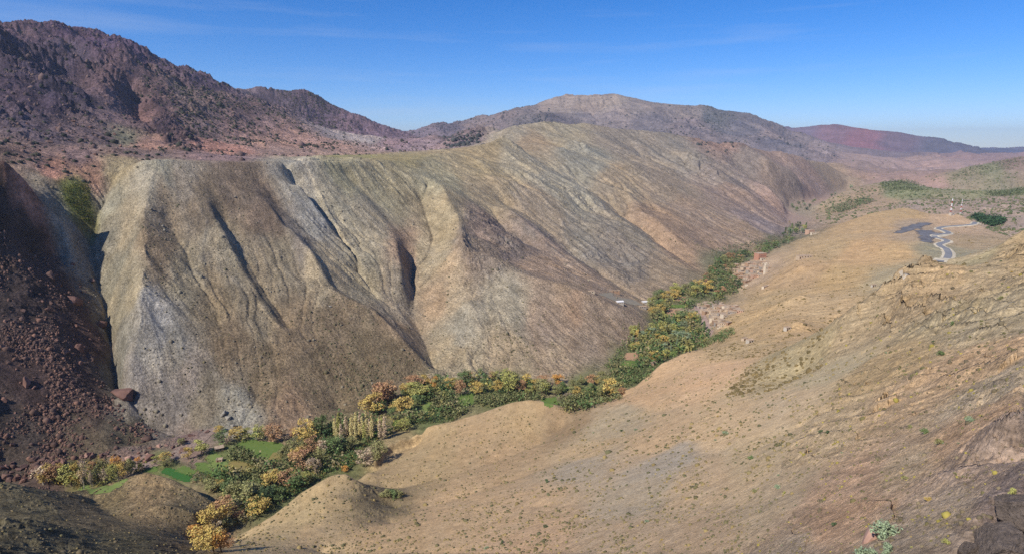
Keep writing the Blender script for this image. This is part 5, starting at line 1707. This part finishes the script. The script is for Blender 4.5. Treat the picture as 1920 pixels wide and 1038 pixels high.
# ------------------------------------------------------------------ bushes one can tell apart on the tan slope
BUSH = [(1660, 1006, 42, 'grey-green', 'largest round grey-green bush at the lower right'), (1662, 1036, 24, 'grey-green', 'grey-green bush below the largest round one'),
 (1625, 1050, 34, 'grey-green', 'grey-green bush cut by the bottom edge left of the pinkish rock'),
 (1733, 812, 14, 'green', 'dark green bush alone on the bedded rock slope'), (1762, 832, 14, 'olive', 'olive bush right of the dark green one on the bedded rock'),
 (1706, 802, 9, 'olive', 'small olive bush left of the dark green one on the bedded rock'), (1818, 790, 14, 'grey-green', 'wispy grey-green bush on the upper right rock'),
 (1360, 815, 12, 'grey-green', 'low grey-green bush in the middle of the tan slope'), (1408, 860, 10, 'green', 'bright green bush right of the low grey-green one'),
 (1025, 904, 10, 'dark green', 'dark bush in the middle of the tan slope'), (1023, 988, 9, 'dark green', 'dark bush straight below the middle one'),
 (941, 1018, 9, 'dark green', 'left dark bush near the bottom centre'), (912, 1028, 8, 'grey-green', 'pale bush near the bottom centre left'),
 (1458, 915, 11, 'grey-green', 'right one of two grey bushes on the lower tan slope'), (1415, 922, 9, 'olive', 'left one of two grey bushes on the lower tan slope'),
 (1785, 608, 9, 'green', 'round dark bush on the ledges at the right'), (1764, 665, 12, 'green', 'spreading green bush below the ledges'),
 (1539, 810, 8, 'dark green', 'left of a pair of bushes beside the rock edge'), (1552, 812, 8, 'dark green', 'right of a pair of bushes beside the rock edge'),
 (1470, 925, 7, 'yellow-green', 'yellowish tussock right of the two grey bushes'), (1774, 1018, 12, 'yellow-green', 'yellow-green cushion bush near the lower right shadow'),
 (1897, 925, 14, 'yellow-green', 'yellow cushion bush on the dark rock at the right edge'), (1740, 938, 10, 'gold', 'rusty cushion bush on the lower right slope'),
 (1697, 898, 10, 'olive', 'flat olive bush on the lower right slope'), (1564, 985, 10, 'dark green', 'dark flat bush left of the largest round one'),
 (1192, 806, 6, 'grey-green', 'grey bush on the pale patch of the tan slope'), (1165, 808, 6, 'dark green', 'dark bush left of the grey one on the pale patch'),
 (1213, 978, 8, 'grey-green', 'thin grey bush in the lower middle slope'), (1876, 560, 8, 'olive', 'olive bush below the rocks at the right edge')]
for x, y, w, c, lab in BUSH:
    p = at(x, y)
    if p is None:
        p = at(x, min(y, 1034))
        if p is None: continue
    s = w * dist(p) / FPX
    plant('bush', c, (p.x, p.y, p.z), s * 1.05, 1.05, 'bush', lab, 'bush')
p = at(733, 932)
for dx, c in ((-9, 'olive'), (3, 'green'), (12, 'olive')):
    q = at(733 + dx, 930)
    plant('bush', c, (q.x, q.y, q.z), 22 * dist(q) / FPX, 1.0, 'bush', {-9: 'left', 3: 'middle', 12: 'right'}[dx] + ' bush of the dark clump in the hollow behind the tan knob', 'bush', 'bushes in the hollow behind the tan knob')
for k, (x, y) in enumerate(spots([(820,1030),(1000,860),(1150,790),(1290,690),(1420,660),(1560,640),(1700,560),(1900,480),(1900,700),(1860,860),(1740,1030)], 190, 16, 81)):
    p = at(x, y)
    if p is None: continue
    s = rnd.choice([2.5, 3, 3, 4, 5]) * dist(p) / FPX
    plant('bush', rnd.choice(['olive', 'olive', 'dark green', 'gold', 'grey-green', 'yellow-green']), (p.x, p.y, p.z), s, 1.1, 'shrub', 'low dry shrub dotted on the tan and bedded slopes', 'shrub', 'low shrubs dotted over the near slopes')

# ------------------------------------------------------------------ scrub and rubble: nobody could count them
dtan = np.abs(np.diff(Hf / RF, axis=0))[:, :-1]
gry, grx = np.gradient(Hf); steep = np.hypot(gry / (np.gradient(UF, axis=0) * RF), grx / ((tF[1] - tF[0]) * RF))
dtan = dtan * (steep[:-1, :-1] < 1.3)
onscreen = (np.abs(TF[:-1, :-1]) < R(45))
def scatter(name, regs, n, size, dens, colours, seed, flat=.8, rocky_=False, jitter=.35):
    rng = np.random.default_rng(seed)
    w = (dtan + 0.0002) * dens[:-1, :-1] * onscreen * np.isin(REGF[:-1, :-1], [REG.index(r) for r in regs])
    cw = np.cumsum(w.ravel()); 
    if cw[-1] <= 0: return
    k = np.searchsorted(cw, rng.uniform(0, cw[-1], n))
    iy = k // (NX - 1); ix = k % (NX - 1)
    fy = rng.uniform(0, 1, n); fx = rng.uniform(0, 1, n)
    th = tF[ix] + fx * (tF[1] - tF[0]); u = uF[iy] + fy * (uF[iy + 1] - uF[iy])
    r = np.exp(u); z = GF(th, u) + CAMZ
    c = np.stack([r * np.sin(th), r * np.cos(th), z], 1)
    s = rng.uniform(size[0], size[1], n) * np.exp(rng.normal(0, jitter, n)) * np.clip(r / 170, .32, 1)
    m = 5
    ang = np.arange(m) / m * 2 * math.pi
    prof = [(.0, .5, -.25), (0, .5, .3), (0, .0, .75)] if not rocky_ else [(.0, .5, -.3), (0, .42, .25), (0, .08, .48)]
    ring0 = np.stack([np.cos(ang) * .42, np.sin(ang) * .42, np.full(m, -.25)], 1)
    ring1 = np.stack([np.cos(ang + .5) * .5, np.sin(ang + .5) * .5, np.full(m, .28 * flat)], 1)
    top = np.array([[0, 0, .62 * flat]])
    T = np.concatenate([ring0, ring1, top])
    F = []
    for i in range(m):
        j = (i + 1) % m
        F += [(i, j, m + i), (j, m + j, m + i), (m + i, m + j, 2 * m)]
    F = np.array(F)
    V = T[None] * (1 + rng.uniform(-.3, .3, (n, len(T), 3))) * s[:, None, None]
    a = rng.uniform(0, 6.28, n); ca, sa = np.cos(a)[:, None], np.sin(a)[:, None]
    V = np.stack([V[..., 0] * ca - V[..., 1] * sa, V[..., 0] * sa + V[..., 1] * ca, V[..., 2]], -1) + c[:, None, :]
    FF = (F[None] + (np.arange(n) * len(T))[:, None, None]).reshape(-1, 3)
    cc = np.array([lin(q) for q in colours])[rng.integers(len(colours), size=n)] * rng.uniform(.75, 1.25, (n, 1))
    C = np.repeat(np.clip(cc, 0, 1), len(T), axis=0)
    o = obj(name, np_mesh(name, V.reshape(-1, 3), FF, LEAFATTR, colv=C)); tag(o, kind='stuff')
dz = PF[..., 5] * np.clip(.55 + 1.5 * fbm(TF * 12, UF * 8, 4, 131), .03, 3)
scatter('scrub', ['hillside', 'near_spur'], 11000, (.35, .8), dz, [(124, 112, 78), (106, 100, 70), (138, 122, 82), (94, 92, 66)], 1)
scatter('scrub', ['rocky_slope'], 2200, (.3, .7), dz, [(112, 104, 70), (96, 92, 62), (148, 136, 70)], 2)
scatter('scrub', ['far_hillside'], 2500, (.7, 1.3), dz, [(120, 104, 70), (104, 92, 62)], 3)
scatter('scrub', ['terrain'], 7000, (2.0, 4.4), dz, [(92, 98, 66), (82, 92, 62), (104, 102, 72)], 4)
scatter('scrub', ['hills'], 5200, (.5, 1.2), dz ** 1.5, [(100, 96, 72), (90, 88, 66), (112, 104, 78)], 5)
scatter('scrub', ['mountain'], 9000, (2.4, 4.6), dz ** 1.5, [(66, 66, 56), (72, 70, 58), (58, 60, 52)], 6)
scatter('scrub', ['far_mountain'], 8000, (5, 9), dz ** 1.5, [(70, 72, 70), (62, 66, 66)], 7)
rk = np.clip(.3 + 2.2 * fbm(TF * 20, UF * 14, 3, 141), .02, 3)
scatter('rubble', ['scree_slope'], 12000, (.35, 1.0), rk * (REGF == 1), [(112, 88, 78), (96, 76, 68), (128, 98, 84), (84, 68, 62)], 8, 1.0, True, .5)
scatter('rubble', ['mountain'], 6000, (1.2, 3.0), rk * np.clip(PF[..., 3] / 6, .3, 2), [(112, 92, 86), (96, 80, 76)], 9, 1.0, True, .5)
scatter('rubble', ['hills'], 2600, (.4, 1.0), rk * np.clip(PF[..., 3] / 2, .3, 3), [(132, 124, 106), (112, 104, 88)], 10, 1.0, True, .5)
scatter('rubble', ['near_spur', 'rocky_slope'], 5000, (.25, .7), rk, [(120, 108, 84), (104, 94, 74)], 11, .8, True, .4)
print('done', round(time.time() - T0, 1))
